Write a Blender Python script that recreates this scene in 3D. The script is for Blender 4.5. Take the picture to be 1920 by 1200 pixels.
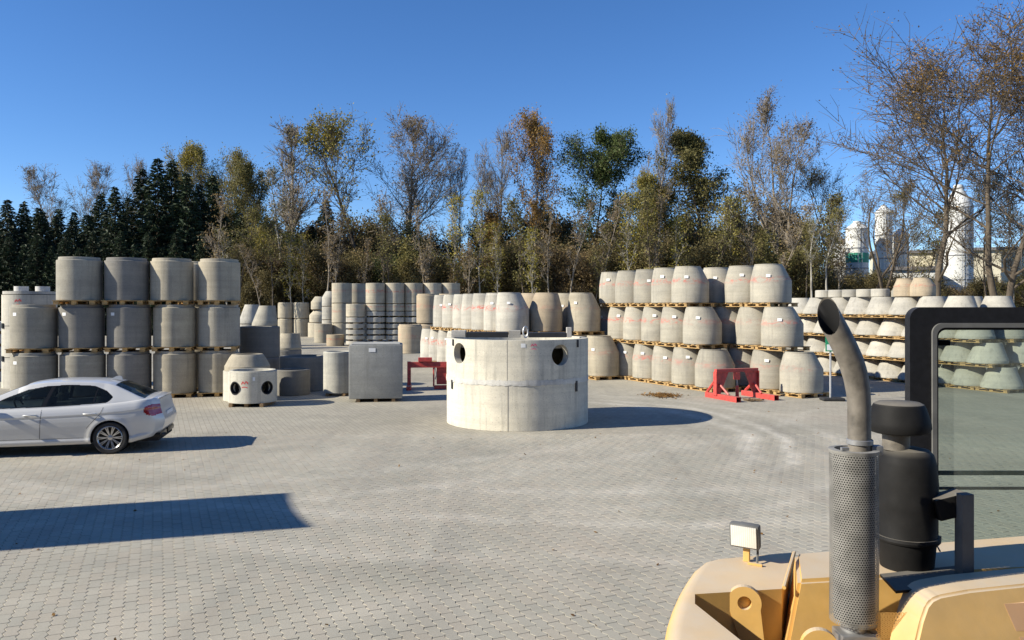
import bpy, bmesh, math, random
import numpy as np
from mathutils import Vector, Matrix

# ------------------------------------------------------------------ camera, sky, sun, exposure
F = 1493.0          # focal length in photograph pixels (1920 wide)
HZ = 574.0          # horizon row in the photograph
CAM_H = 2.75
SUN_AZ = math.radians(16.5)    # shadows run along (cos, sin) of this
SUN_EL = math.radians(31.0)
scene = bpy.context.scene
for o in list(bpy.data.objects):
    bpy.data.objects.remove(o)
col = scene.collection
cam_d = bpy.data.cameras.new('camera')
cam_d.sensor_width = 36.0
cam_d.lens = 36.0 * F / 1920.0
cam_d.shift_y = -(600.0 - HZ) / 1920.0
cam_d.clip_end = 6000.0
cam_d.clip_start = 0.05
cam = bpy.data.objects.new('camera', cam_d)
cam.location = (0, 0, CAM_H)
cam.rotation_euler = (math.radians(90), 0, 0)
col.objects.link(cam)
scene.camera = cam

world = bpy.data.worlds.new('World')
scene.world = world
world.use_nodes = True
wn = world.node_tree.nodes
bg = wn['Background']
sky = wn.new('ShaderNodeTexSky')
sky.sky_type = 'NISHITA'
sky.sun_disc = False
sky.sun_elevation = SUN_EL
sky.sun_rotation = math.atan2(-math.cos(SUN_AZ), -math.sin(SUN_AZ))
sky.altitude = 500.0
sky.air_density = 0.8
sky.dust_density = 0.0
sky.ozone_density = 2.0
sat = wn.new('ShaderNodeHueSaturation')      # clear autumn air: deeper blue over the whole dome
sat.inputs['Saturation'].default_value = 1.2
world.node_tree.links.new(sky.outputs[0], sat.inputs['Color'])
tint = wn.new('ShaderNodeMix'); tint.data_type = 'RGBA'; tint.blend_type = 'MULTIPLY'
tint.inputs[0].default_value = 1.0
tint.inputs[7].default_value = (0.92, 1.03, 1.22, 1.0)
world.node_tree.links.new(sat.outputs[0], tint.inputs[6])
world.node_tree.links.new(tint.outputs[2], bg.inputs[0])
bg.inputs[1].default_value = 0.09

sun_d = bpy.data.lights.new('sun', 'SUN')
sun_d.energy = 5.0
sun_d.angle = math.radians(0.53)
sun_d.color = (1.0, 0.93, 0.785)
sun = bpy.data.objects.new('sun', sun_d)
sdir = Vector((math.cos(SUN_EL) * math.cos(SUN_AZ), math.cos(SUN_EL) * math.sin(SUN_AZ), -math.sin(SUN_EL)))
sun.rotation_euler = sdir.to_track_quat('-Z', 'Y').to_euler()
sun.location = (-60, -20, 60)
col.objects.link(sun)

vs = scene.view_settings
scene.display_settings.display_device = 'sRGB'
vs.view_transform = 'Standard'
vs.look = 'None'
vs.exposure = 0.62
vs.gamma = 1.0
vs.use_curve_mapping = False

# ------------------------------------------------------------------ helpers
rng = np.random.default_rng(7)
random.seed(7)
# the yard's grid: rows of goods and pavers run along VV, sideways along UU
GA = math.radians(24.0)
UU = np.array([math.cos(GA), math.sin(GA)])
VV = np.array([-math.sin(GA), math.cos(GA)])

def X(px, d):
    return (px - 960.0) / F * d
def Zz(py, d):
    return CAM_H - (py - HZ) / F * d
def GD(py, z=0.0):
    return (CAM_H - z) * F / (py - HZ)
def GP(px, py, z=0.0):
    d = GD(py, z)
    return np.array([X(px, d), d, z])
def PD(px, py, d):
    return Vector((X(px, d), d, Zz(py, d)))

def tag(o, label=None, cat=None, group=None, kind=None):
    if label: o['label'] = label
    if cat: o['category'] = cat
    if group: o['group'] = group
    if kind: o['kind'] = kind
    return o
def link(name, me, mat=None, parent=None):
    o = bpy.data.objects.new(name, me)
    col.objects.link(o)
    if mat is not None and me is not None:
        if len(me.materials) == 0:
            me.materials.append(mat)
    if parent is not None:
        o.parent = parent
    return o
def empty(name, loc=(0, 0, 0), rz=0.0):
    o = bpy.data.objects.new(name, None)
    col.objects.link(o)
    o.empty_display_size = 0.2
    o.location = loc
    o.rotation_euler = (0, 0, rz)
    return o
def smooth(me, angle=35):
    me.polygons.foreach_set('use_smooth', [True] * len(me.polygons))
    try:
        me.set_sharp_from_angle(angle=math.radians(angle))
    except Exception:
        pass
def mesh_np(name, verts, faces, sm=False):
    """verts (n,3); faces (m,k) int array"""
    verts = np.asarray(verts, dtype=np.float32); faces = np.asarray(faces, dtype=np.int32)
    me = bpy.data.meshes.new(name)
    me.vertices.add(len(verts)); me.vertices.foreach_set('co', verts.ravel())
    m, k = faces.shape
    me.loops.add(m * k); me.loops.foreach_set('vertex_index', faces.ravel())
    me.polygons.add(m)
    me.polygons.foreach_set('loop_start', np.arange(0, m * k, k, dtype=np.int32))
    me.polygons.foreach_set('loop_total', np.full(m, k, dtype=np.int32))
    me.polygons.foreach_set('use_smooth', np.full(m, bool(sm)))
    me.update(calc_edges=True)
    return me

class MB:
    """collects shapes for one mesh"""
    def __init__(s): s.v = []; s.f = []
    def add(s, v, f):
        n = len(s.v); s.v += [tuple(p) for p in v]; s.f += [tuple(i + n for i in q) for q in f]; return s
    def box(s, c, size, rz=0.0, M=None, bev=0.0):
        bm = bmesh.new(); bmesh.ops.create_cube(bm, size=1.0)
        bmesh.ops.scale(bm, vec=size, verts=bm.verts)
        if bev > 0:
            bmesh.ops.bevel(bm, geom=bm.edges[:], offset=bev, segments=2, affect='EDGES', profile=0.6)
        T = Matrix.Translation(c) @ (M if M is not None else Matrix.Rotation(rz, 4, 'Z'))
        bm.transform(T); s.addbm(bm); bm.free(); return s
    def addbm(s, bm):
        bm.verts.index_update()
        s.add([v.co[:] for v in bm.verts], [[v.index for v in f.verts] for f in bm.faces])
    def prism(s, pts, z0, z1, inset=0.0, rise=0.0):
        """plan polygon pts extruded z0..z1 (caps as ngons)"""
        n = len(pts)
        v = [(p[0], p[1], z0) for p in pts] + [(p[0], p[1], z1) for p in pts]
        f = [tuple(range(n - 1, -1, -1)), tuple(range(n, 2 * n))]
        f += [(i, (i + 1) % n, n + (i + 1) % n, n + i) for i in range(n)]
        return s.add(v, f)
    def tube(s, pts, r, sides=12, cap=True):
        pts = [Vector(p) for p in pts]; n = len(pts)
        rs = r if hasattr(r, '__len__') else [r] * n
        t0 = (pts[1] - pts[0]).normalized()
        up = Vector((0, 0, 1)) if abs(t0.z) < 0.9 else Vector((1, 0, 0))
        a = t0.cross(up).normalized()
        V = []
        for i in range(n):
            t = (pts[min(i + 1, n - 1)] - pts[max(i - 1, 0)]).normalized()
            a = (a - t * a.dot(t)).normalized(); b = t.cross(a)
            for k in range(sides):
                th = 2 * math.pi * k / sides
                V.append(pts[i] + (a * math.cos(th) + b * math.sin(th)) * rs[i])
        Fc = []
        for i in range(n - 1):
            for k in range(sides):
                k2 = (k + 1) % sides
                Fc.append((i * sides + k, i * sides + k2, (i + 1) * sides + k2, (i + 1) * sides + k))
        if cap:
            Fc.append(tuple(range(sides - 1, -1, -1))); Fc.append(tuple((n - 1) * sides + k for k in range(sides)))
        return s.add(V, Fc)
    def lathe(s, prof, seg=32, c=(0, 0, 0), ecc=None, close=False, M=None):
        V = []; n = len(prof)
        for (r, z) in prof:
            e = ecc(z) if ecc else (0, 0)
            for k in range(seg):
                th = 2 * math.pi * k / seg
                p = Vector((r * math.cos(th) + e[0], r * math.sin(th) + e[1], z))
                if M is not None: p = M @ p
                V.append((p[0] + c[0], p[1] + c[1], p[2] + c[2]))
        Fc = []
        for i in range(n if close else n - 1):
            j = (i + 1) % n
            for k in range(seg):
                k2 = (k + 1) % seg
                Fc.append((i * seg + k, i * seg + k2, j * seg + k2, j * seg + k))
        return s.add(V, Fc)
    def mesh(s, name, sm=None):
        me = bpy.data.meshes.new(name)
        me.from_pydata(s.v, [], s.f)
        bm = bmesh.new(); bm.from_mesh(me)
        bmesh.ops.recalc_face_normals(bm, faces=bm.faces)
        bm.to_mesh(me); bm.free()
        me.update()
        if sm: smooth(me, sm)
        return me
    def build(s, name, mat, parent=None, sm=None):
        return link(name, s.mesh(name, sm), mat, parent)

# ------------------------------------------------------------------ materials
def mat_new(name):
    m = bpy.data.materials.new(name); m.use_nodes = True
    nt = m.node_tree
    return m, nt, nt.nodes, nt.links, nt.nodes['Principled BSDF']
def N(nt, typ, **kw):
    n = nt.nodes.new('ShaderNode' + typ)
    for k, v in kw.items():
        if k.startswith('i_'):
            key = k[2:]
            n.inputs[int(key) if key.isdigit() else key].default_value = v
        else:
            setattr(n, k, v)
    return n
def ramp(nt, src, stops):
    r = N(nt, 'ValToRGB'); e = r.color_ramp.elements
    while len(e) < len(stops): e.new(0.5)
    for el, (p, c) in zip(e, stops):
        el.position = p; el.color = c if len(c) == 4 else (*c, 1)
    nt.links.new(src, r.inputs[0]); return r.outputs[0]
def mixc(nt, fac, a, b, typ='MIX'):
    m = N(nt, 'Mix', data_type='RGBA', blend_type=typ)
    for s, v in ((m.inputs[0], fac), (m.inputs[6], a), (m.inputs[7], b)):
        if hasattr(v, 'is_linked'): nt.links.new(v, s)
        else: s.default_value = v if not isinstance(v, tuple) or len(v) == 4 else (*v, 1)
    return m.outputs[2]
def mth(nt, op, a, b=0.0, c=None, clamp=False):
    m = N(nt, 'Math', operation=op); m.use_clamp = clamp
    for i, v in enumerate((a, b) if c is None else (a, b, c)):
        if hasattr(v, 'is_linked'): nt.links.new(v, m.inputs[i])
        else: m.inputs[i].default_value = v
    return m.outputs[0]
def noise(nt, vec, scale, detail=4, rough=0.55, dist=0.0):
    n = N(nt, 'TexNoise'); n.inputs['Scale'].default_value = scale; n.inputs['Detail'].default_value = detail
    n.inputs['Roughness'].default_value = rough; n.inputs['Distortion'].default_value = dist
    if vec is not None: nt.links.new(vec, n.inputs['Vector'])
    return n.outputs[0]
def bump(nt, bsdf, h, strength=0.3, dist=0.01):
    b = N(nt, 'Bump'); b.inputs['Strength'].default_value = strength; b.inputs['Distance'].default_value = dist
    nt.links.new(h, b.inputs['Height']); nt.links.new(b.outputs[0], bsdf.inputs['Normal'])
def mapping(nt, vec, scale=(1, 1, 1), rot=(0, 0, 0), loc=(0, 0, 0)):
    m = N(nt, 'Mapping'); m.inputs['Scale'].default_value = scale; m.inputs['Rotation'].default_value = rot
    m.inputs['Location'].default_value = loc; nt.links.new(vec, m.inputs['Vector']); return m.outputs[0]

MAT = {}
def simple(name, colr, rough=0.6, metal=0.0, var=0.0, scale=8.0, bmp=0.0, spec=None, dust=None):
    m, nt, nn, L, b = mat_new(name)
    b.inputs['Roughness'].default_value = rough; b.inputs['Metallic'].default_value = metal
    if spec is not None: b.inputs['Specular IOR Level'].default_value = spec
    tc = N(nt, 'TexCoord').outputs['Object']
    n1 = noise(nt, tc, scale, 5)
    lo = tuple(c * (1 - var) for c in colr); hi = tuple(min(1, c * (1 + var)) for c in colr)
    c = ramp(nt, n1, [(0.3, lo), (0.7, hi)])
    if dust:   # dust settled on faces that look up
        g = N(nt, 'NewGeometry'); sp = N(nt, 'SeparateXYZ'); L.new(g.outputs['Normal'], sp.inputs[0])
        up = mth(nt, 'MULTIPLY', mth(nt, 'SUBTRACT', sp.outputs[2], 0.45, clamp=True), 2.0, clamp=True)
        n2 = noise(nt, tc, scale * 0.7, 6, 0.65)
        up = mth(nt, 'MULTIPLY', up, mth(nt, 'MULTIPLY_ADD', n2, 1.0, 0.35, clamp=True), clamp=True)
        c = mixc(nt, mth(nt, 'MULTIPLY', up, dust[3], clamp=True), c, dust[:3])
        # thin film of dust elsewhere
        n3 = noise(nt, tc, scale * 2.3, 6, 0.7)
        c = mixc(nt, mth(nt, 'MULTIPLY', n3, dust[4] if len(dust) > 4 else dust[3] * 0.25), c, dust[:3])
    L.new(c, b.inputs['Base Color'])
    if bmp: bump(nt, b, noise(nt, tc, scale * 4, 6, 0.7), bmp, 0.01)
    MAT[name] = m
    return m

def concrete_material():
    """object colour is the base tone; its alpha the strength of red spray marks"""
    m, nt, nn, L, b = mat_new('concrete')
    oi = N(nt, 'ObjectInfo'); tc = N(nt, 'TexCoord'); geo = N(nt, 'NewGeometry')
    wp = N(nt, 'VectorMath', operation='ADD'); L.new(tc.outputs['Object'], wp.inputs[0])
    rv = N(nt, 'CombineXYZ')
    L.new(mth(nt, 'MULTIPLY', oi.outputs['Random'], 37.0), rv.inputs[0]); L.new(mth(nt, 'MULTIPLY', oi.outputs['Random'], 91.0), rv.inputs[1])
    L.new(rv.outputs[0], wp.inputs[1]); v = wp.outputs[0]
    base = oi.outputs['Color']
    n1 = noise(nt, v, 1.6, 5, 0.6, 0.3)
    c = mixc(nt, 1.0, base, ramp(nt, n1, [(0.28, (0.80, 0.80, 0.81)), (0.72, (1.12, 1.10, 1.06))]), 'MULTIPLY')
    # casting lines run round the piece
    ring = noise(nt, mapping(nt, v, (0.25, 0.25, 9.0)), 1.0, 3, 0.6)
    c = mixc(nt, 1.0, c, ramp(nt, ring, [(0.3, (0.90, 0.90, 0.89)), (0.7, (1.06, 1.06, 1.05))]), 'MULTIPLY')
    # vertical rain streaks
    st = noise(nt, mapping(nt, v, (7.0, 7.0, 0.5)), 1.0, 4, 0.6)
    c = mixc(nt, mth(nt, 'MULTIPLY', mth(nt, 'SUBTRACT', st, 0.52, clamp=True), 2.0, clamp=True), c, (0.17, 0.16, 0.14))
    # damp and grey patches
    dp = noise(nt, v, 0.9, 5, 0.65, 0.8)
    c = mixc(nt, mth(nt, 'MULTIPLY', mth(nt, 'SUBTRACT', dp, 0.54, clamp=True), 2.2, clamp=True), c, mixc(nt, 1.0, c, (0.66, 0.66, 0.68), 'MULTIPLY'))
    # blow holes
    bh = N(nt, 'TexVoronoi'); bh.inputs['Scale'].default_value = 16.0; L.new(v, bh.inputs['Vector'])
    c = mixc(nt, mth(nt, 'MULTIPLY', mth(nt, 'LESS_THAN', bh.outputs['Distance'], 0.13), 0.45), c, (0.10, 0.095, 0.085))
    fine = noise(nt, v, 38.0, 4, 0.75)
    c = mixc(nt, 1.0, c, ramp(nt, fine, [(0.35, (0.88, 0.88, 0.88)), (0.65, (1.06, 1.06, 1.06))]), 'MULTIPLY')
    # red spray marks in a band at about six tenths of the height
    sg = N(nt, 'SeparateXYZ'); L.new(tc.outputs['Generated'], sg.inputs[0])
    band = mth(nt, 'SUBTRACT', 1.0, mth(nt, 'MULTIPLY', mth(nt, 'ABSOLUTE', mth(nt, 'SUBTRACT', sg.outputs[2], 0.60)), 9.0), clamp=True)
    mk = noise(nt, mapping(nt, v, (3.2, 3.2, 7.0)), 1.0, 3, 0.7, 1.2)
    mk = mth(nt, 'MULTIPLY', mth(nt, 'SUBTRACT', mk, 0.47, clamp=True), 8.0, clamp=True)
    k = mth(nt, 'MULTIPLY', mth(nt, 'MULTIPLY', mk, band), oi.outputs['Alpha'], clamp=True)
    c = mixc(nt, mth(nt, 'MULTIPLY', k, 0.85), c, (0.50, 0.10, 0.075))
    L.new(c, b.inputs['Base Color'])
    b.inputs['Roughness'].default_value = 0.9; b.inputs['Specular IOR Level'].default_value = 0.25
    hh = mth(nt, 'ADD', mth(nt, 'MULTIPLY', fine, 0.5), mth(nt, 'MULTIPLY', ring, 0.6))
    bump(nt, b, hh, 0.35, 0.012)
    MAT['concrete'] = m
concrete_material()

def leaf_material(name, c1, c2, c3, rough=0.6, trans=0.35):
    m, nt, nn, L, b = mat_new(name)
    g = N(nt, 'NewGeometry'); oi = N(nt, 'ObjectInfo')
    n1 = noise(nt, g.outputs['Position'], 0.45, 3)
    t = mth(nt, 'ADD', mth(nt, 'MULTIPLY', g.outputs['Random Per Island'], 0.65), mth(nt, 'MULTIPLY', mth(nt, 'SUBTRACT', n1, 0.2), 0.6), clamp=True)
    c = ramp(nt, t, [(0.05, c1), (0.5, c2), (0.95, c3)])
    hs = N(nt, 'HueSaturation'); L.new(c, hs.inputs['Color'])
    L.new(mth(nt, 'MULTIPLY_ADD', oi.outputs['Random'], 0.5, 0.75), hs.inputs['Value'])
    L.new(hs.outputs[0], b.inputs['Base Color'])
    b.inputs['Roughness'].default_value = rough; b.inputs['Specular IOR Level'].default_value = 0.2
    tr = N(nt, 'BsdfTranslucent'); L.new(hs.outputs[0], tr.inputs[0])
    mx = N(nt, 'MixShader'); mx.inputs[0].default_value = trans
    L.new(b.outputs[0], mx.inputs[1]); L.new(tr.outputs[0], mx.inputs[2])
    L.new(mx.outputs[0], nn['Material Output'].inputs[0])
    MAT[name] = m
leaf_material('needles', (0.0135, 0.0216, 0.0121), (0.0270, 0.0432, 0.0216), (0.0513, 0.0702, 0.0297), trans=0.08)
leaf_material('leaf_olive', (0.0900, 0.0840, 0.0320), (0.1700, 0.1560, 0.0560), (0.3000, 0.2500, 0.0900))
leaf_material('leaf_brown', (0.1040, 0.0749, 0.0416), (0.1976, 0.1414, 0.0707), (0.3328, 0.2392, 0.1040))
leaf_material('leaf_yellow', (0.1346, 0.1271, 0.0329), (0.2840, 0.2467, 0.0523), (0.4784, 0.3737, 0.0747))
leaf_material('leaf_orange', (0.1560, 0.0910, 0.0286), (0.3250, 0.1885, 0.0520), (0.4680, 0.2990, 0.0910))
leaf_material('leaf_green', (0.0379, 0.0604, 0.0207), (0.0862, 0.1173, 0.0379), (0.1552, 0.1811, 0.0604))
leaf_material('leaf_thicket', (0.0720, 0.0624, 0.0312), (0.1380, 0.1164, 0.0504), (0.2460, 0.1920, 0.0792))
leaf_material('leaf_fallen', (0.12, 0.06, 0.02), (0.22, 0.12, 0.04), (0.34, 0.2, 0.07))
def bark(name, c1, c2):
    m, nt, nn, L, b = mat_new(name)
    tc = N(nt, 'TexCoord').outputs['Object']
    n = noise(nt, mapping(nt, tc, (3, 3, 0.8)), 1.5, 4)
    L.new(ramp(nt, n, [(0.35, c1), (0.65, c2)]), b.inputs['Base Color'])
    b.inputs['Roughness'].default_value = 0.9; MAT[name] = m
bark('bark_dark', (0.060, 0.046, 0.032), (0.135, 0.105, 0.072))
bark('bark_grey', (0.16, 0.13, 0.098), (0.32, 0.27, 0.205))
bark('bark_pale', (0.20, 0.18, 0.15), (0.40, 0.37, 0.31))

def ground_tone(nt, pos):
    """dusty grey beige yard colour from world position, with tyre dust arcs"""
    n1 = noise(nt, mapping(nt, pos, (0.10, 0.28, 1)), 1.0, 5, 0.6, 0.4)
    c = ramp(nt, n1, [(0.28, (0.305, 0.285, 0.240)), (0.5, (0.368, 0.344, 0.288)), (0.72, (0.425, 0.396, 0.330))])
    n2 = noise(nt, pos, 0.55, 6, 0.65, 0.6)
    c = mixc(nt, 1.0, c, ramp(nt, n2, [(0.3, (0.86, 0.87, 0.86)), (0.7, (1.08, 1.07, 1.06))]), 'MULTIPLY')
    n3 = noise(nt, pos, 0.16, 3, 0.5)
    c = mixc(nt, mth(nt, 'MULTIPLY', mth(nt, 'SUBTRACT', n3, 0.5, clamp=True), 1.6, clamp=True), c, mixc(nt, 1.0, c, (1.02, 0.90, 0.87), 'MULTIPLY'))
    # arcs of pale dust left by turning wheels
    flat = N(nt, 'VectorMath', operation='MULTIPLY'); flat.inputs[1].default_value = (1, 1, 0)
    nt.links.new(pos, flat.inputs[0])
    wob = noise(nt, pos, 0.35, 2); sx = N(nt, 'SeparateXYZ'); nt.links.new(pos, sx.inputs[0])
    tot = None
    for (cx, cy, x0, arcs) in ((-1.5, 17.5, 1.5, ((6.45, 0.34, 1.0), (7.2, 0.26, 0.9), (8.3, 0.32, 0.6))), (2.0, 31.0, -9.0, ((19.2, 0.35, 0.4), (20.9, 0.3, 0.45), (22.4, 0.4, 0.3))), (-15.0, 36.0, -12.0, ((26.0, 0.35, 0.35), (27.5, 0.3, 0.4)))):
        d = N(nt, 'VectorMath', operation='DISTANCE'); nt.links.new(flat.outputs[0], d.inputs[0]); d.inputs[1].default_value = (cx, cy, 0)
        r = mth(nt, 'ADD', d.outputs['Value'], mth(nt, 'MULTIPLY', mth(nt, 'SUBTRACT', wob, 0.5), 1.1))
        side = mth(nt, 'MULTIPLY', mth(nt, 'SUBTRACT', sx.outputs[0], x0 - 1.5), 0.35, clamp=True)
        br = noise(nt, mapping(nt, pos, (1, 1, 1), (0, 0, 0), (cx * 3, cy, 0)), 0.28, 3, 0.6)
        side = mth(nt, 'MULTIPLY', side, mth(nt, 'MULTIPLY', mth(nt, 'SUBTRACT', br, 0.32, clamp=True), 4.5, clamp=True))
        for (rc, w, a) in arcs:
            k = mth(nt, 'SUBTRACT', 1.0, mth(nt, 'DIVIDE', mth(nt, 'ABSOLUTE', mth(nt, 'SUBTRACT', r, rc)), w), clamp=True)
            k = mth(nt, 'MULTIPLY', mth(nt, 'MULTIPLY', k, a), side)
            tot = k if tot is None else mth(nt, 'ADD', tot, k, clamp=True)
    nm = noise(nt, pos, 1.3, 5, 0.7)
    tot = mth(nt, 'MULTIPLY', tot, mth(nt, 'MULTIPLY', mth(nt, 'SUBTRACT', nm, 0.25, clamp=True), 2.6, clamp=True))
    c = mixc(nt, mth(nt, 'MULTIPLY', tot, 0.95, clamp=True), c, (0.56, 0.525, 0.455))
    # darker tyre rubber and wheel paths that cross the yard
    wp = noise(nt, mapping(nt, pos, (0.9, 0.07, 1), (0, 0, 0.35)), 1.0, 4, 0.55, 0.5)
    c = mixc(nt, mth(nt, 'MULTIPLY', mth(nt, 'SUBTRACT', wp, 0.52, clamp=True), 2.2, clamp=True), c, (0.235, 0.215, 0.185))
    # mossy joints and damp patches
    mo = noise(nt, mapping(nt, pos, (1, 1, 1), (0, 0, 0), (40, 7, 0)), 0.42, 5, 0.6, 0.8)
    c = mixc(nt, mth(nt, 'MULTIPLY', mth(nt, 'SUBTRACT', mo, 0.56, clamp=True), 2.0, clamp=True), c, (0.255, 0.25, 0.20))
    # small dark stains
    n4 = noise(nt, pos, 2.2, 4, 0.7)
    c = mixc(nt, mth(nt, 'MULTIPLY', mth(nt, 'SUBTRACT', n4, 0.66, clamp=True), 4.0, clamp=True), c, (0.20, 0.18, 0.155))
    return c
def paving_material():
    m, nt, nn, L, b = mat_new('paving')
    g = N(nt, 'NewGeometry'); oi = N(nt, 'ObjectInfo'); pos = g.outputs['Position']
    c = ground_tone(nt, pos)
    t = mth(nt, 'FRACT', mth(nt, 'ADD', g.outputs['Random Per Island'], oi.outputs['Random']))
    c = mixc(nt, 1.0, c, ramp(nt, t, [(0.0, (0.95, 0.96, 0.96)), (0.4, (1.02, 1.02, 1.01)), (0.75, (1.03, 1.0, 0.975)), (1.0, (1.08, 1.08, 1.07))]), 'MULTIPLY')
    fine = noise(nt, pos, 60.0, 4, 0.7)
    c = mixc(nt, 1.0, c, ramp(nt, fine, [(0.35, (0.90, 0.90, 0.90)), (0.65, (1.07, 1.07, 1.07))]), 'MULTIPLY')
    L.new(c, b.inputs['Base Color']); b.inputs['Roughness'].default_value = 0.88
    b.inputs['Specular IOR Level'].default_value = 0.3
    bump(nt, b, noise(nt, pos, 120, 4, 0.7), 0.3, 0.004)
    MAT['paving'] = m
    # far sheet: pavers too small to tell apart, only tone and a faint grain
    m, nt, nn, L, b = mat_new('paving_far')
    g = N(nt, 'NewGeometry'); pos = g.outputs['Position']
    c = ground_tone(nt, pos)
    br = N(nt, 'TexBrick'); br.inputs['Scale'].default_value = 1.0
    br.inputs['Brick Width'].default_value = 0.225; br.inputs['Row Height'].default_value = 0.1125
    br.inputs['Mortar Size'].default_value = 0.004
    br.inputs['Color1'].default_value = (0.90, 0.90, 0.89, 1); br.inputs['Color2'].default_value = (1.04, 1.03, 1.0, 1); br.inputs['Mortar'].default_value = (0.55, 0.52, 0.48, 1)
    L.new(mapping(nt, pos, (1, 1, 1), (0, 0, -GA - math.pi / 2)), br.inputs['Vector'])
    c = mixc(nt, 1.0, c, br.outputs[0], 'MULTIPLY')
    L.new(c, b.inputs['Base Color']); b.inputs['Roughness'].default_value = 0.9; b.inputs['Specular IOR Level'].default_value = 0.3
    bump(nt, b, noise(nt, pos, 18, 5, 0.7), 0.3, 0.01)
    MAT['paving_far'] = m
paving_material()
simple('joint_sand', (0.25, 0.225, 0.18), 0.95, var=0.3, scale=3)
simple('soil', (0.085, 0.075, 0.045), 0.95, var=0.4, scale=0.3)
simple('timber', (0.42, 0.27, 0.11), 0.85, var=0.35, scale=6, bmp=0.3)
simple('timber_dark', (0.20, 0.13, 0.065), 0.85, var=0.35, scale=6, bmp=0.3)
simple('label_paper', (0.80, 0.80, 0.78), 0.6)
simple('red_spray', (0.60, 0.075, 0.07), 0.8, var=0.3, scale=20)
simple('pink_spray', (0.80, 0.12, 0.22), 0.8, var=0.3, scale=20)
simple('steel_black', (0.018, 0.019, 0.021), 0.55, 0.0, var=0.3, scale=10)
simple('steel_grey', (0.30, 0.30, 0.30), 0.5, 0.6, var=0.3, scale=10)
simple('red_paint', (0.50, 0.035, 0.028), 0.5, var=0.35, scale=9, dust=(0.42, 0.28, 0.23, 0.45, 0.22))
simple('tube_dark', (0.012, 0.012, 0.013), 0.9)
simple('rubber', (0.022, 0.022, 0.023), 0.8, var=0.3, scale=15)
simple('sign_green', (0.02, 0.28, 0.13), 0.5)
simple('sign_white', (0.78, 0.80, 0.78), 0.5)
simple('galvanised', (0.50, 0.50, 0.50), 0.45, 0.5, var=0.15)
simple('plaster_white', (0.60, 0.60, 0.57), 0.8, var=0.06, scale=1.0)
simple('plaster_cream', (0.62, 0.57, 0.43), 0.85, var=0.12, scale=0.8)
simple('silo_green', (0.03, 0.26, 0.17), 0.6)
simple('roof_grey', (0.16, 0.15, 0.15), 0.8, var=0.2, scale=0.6)
simple('window_dark', (0.02, 0.024, 0.03), 0.15)
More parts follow.
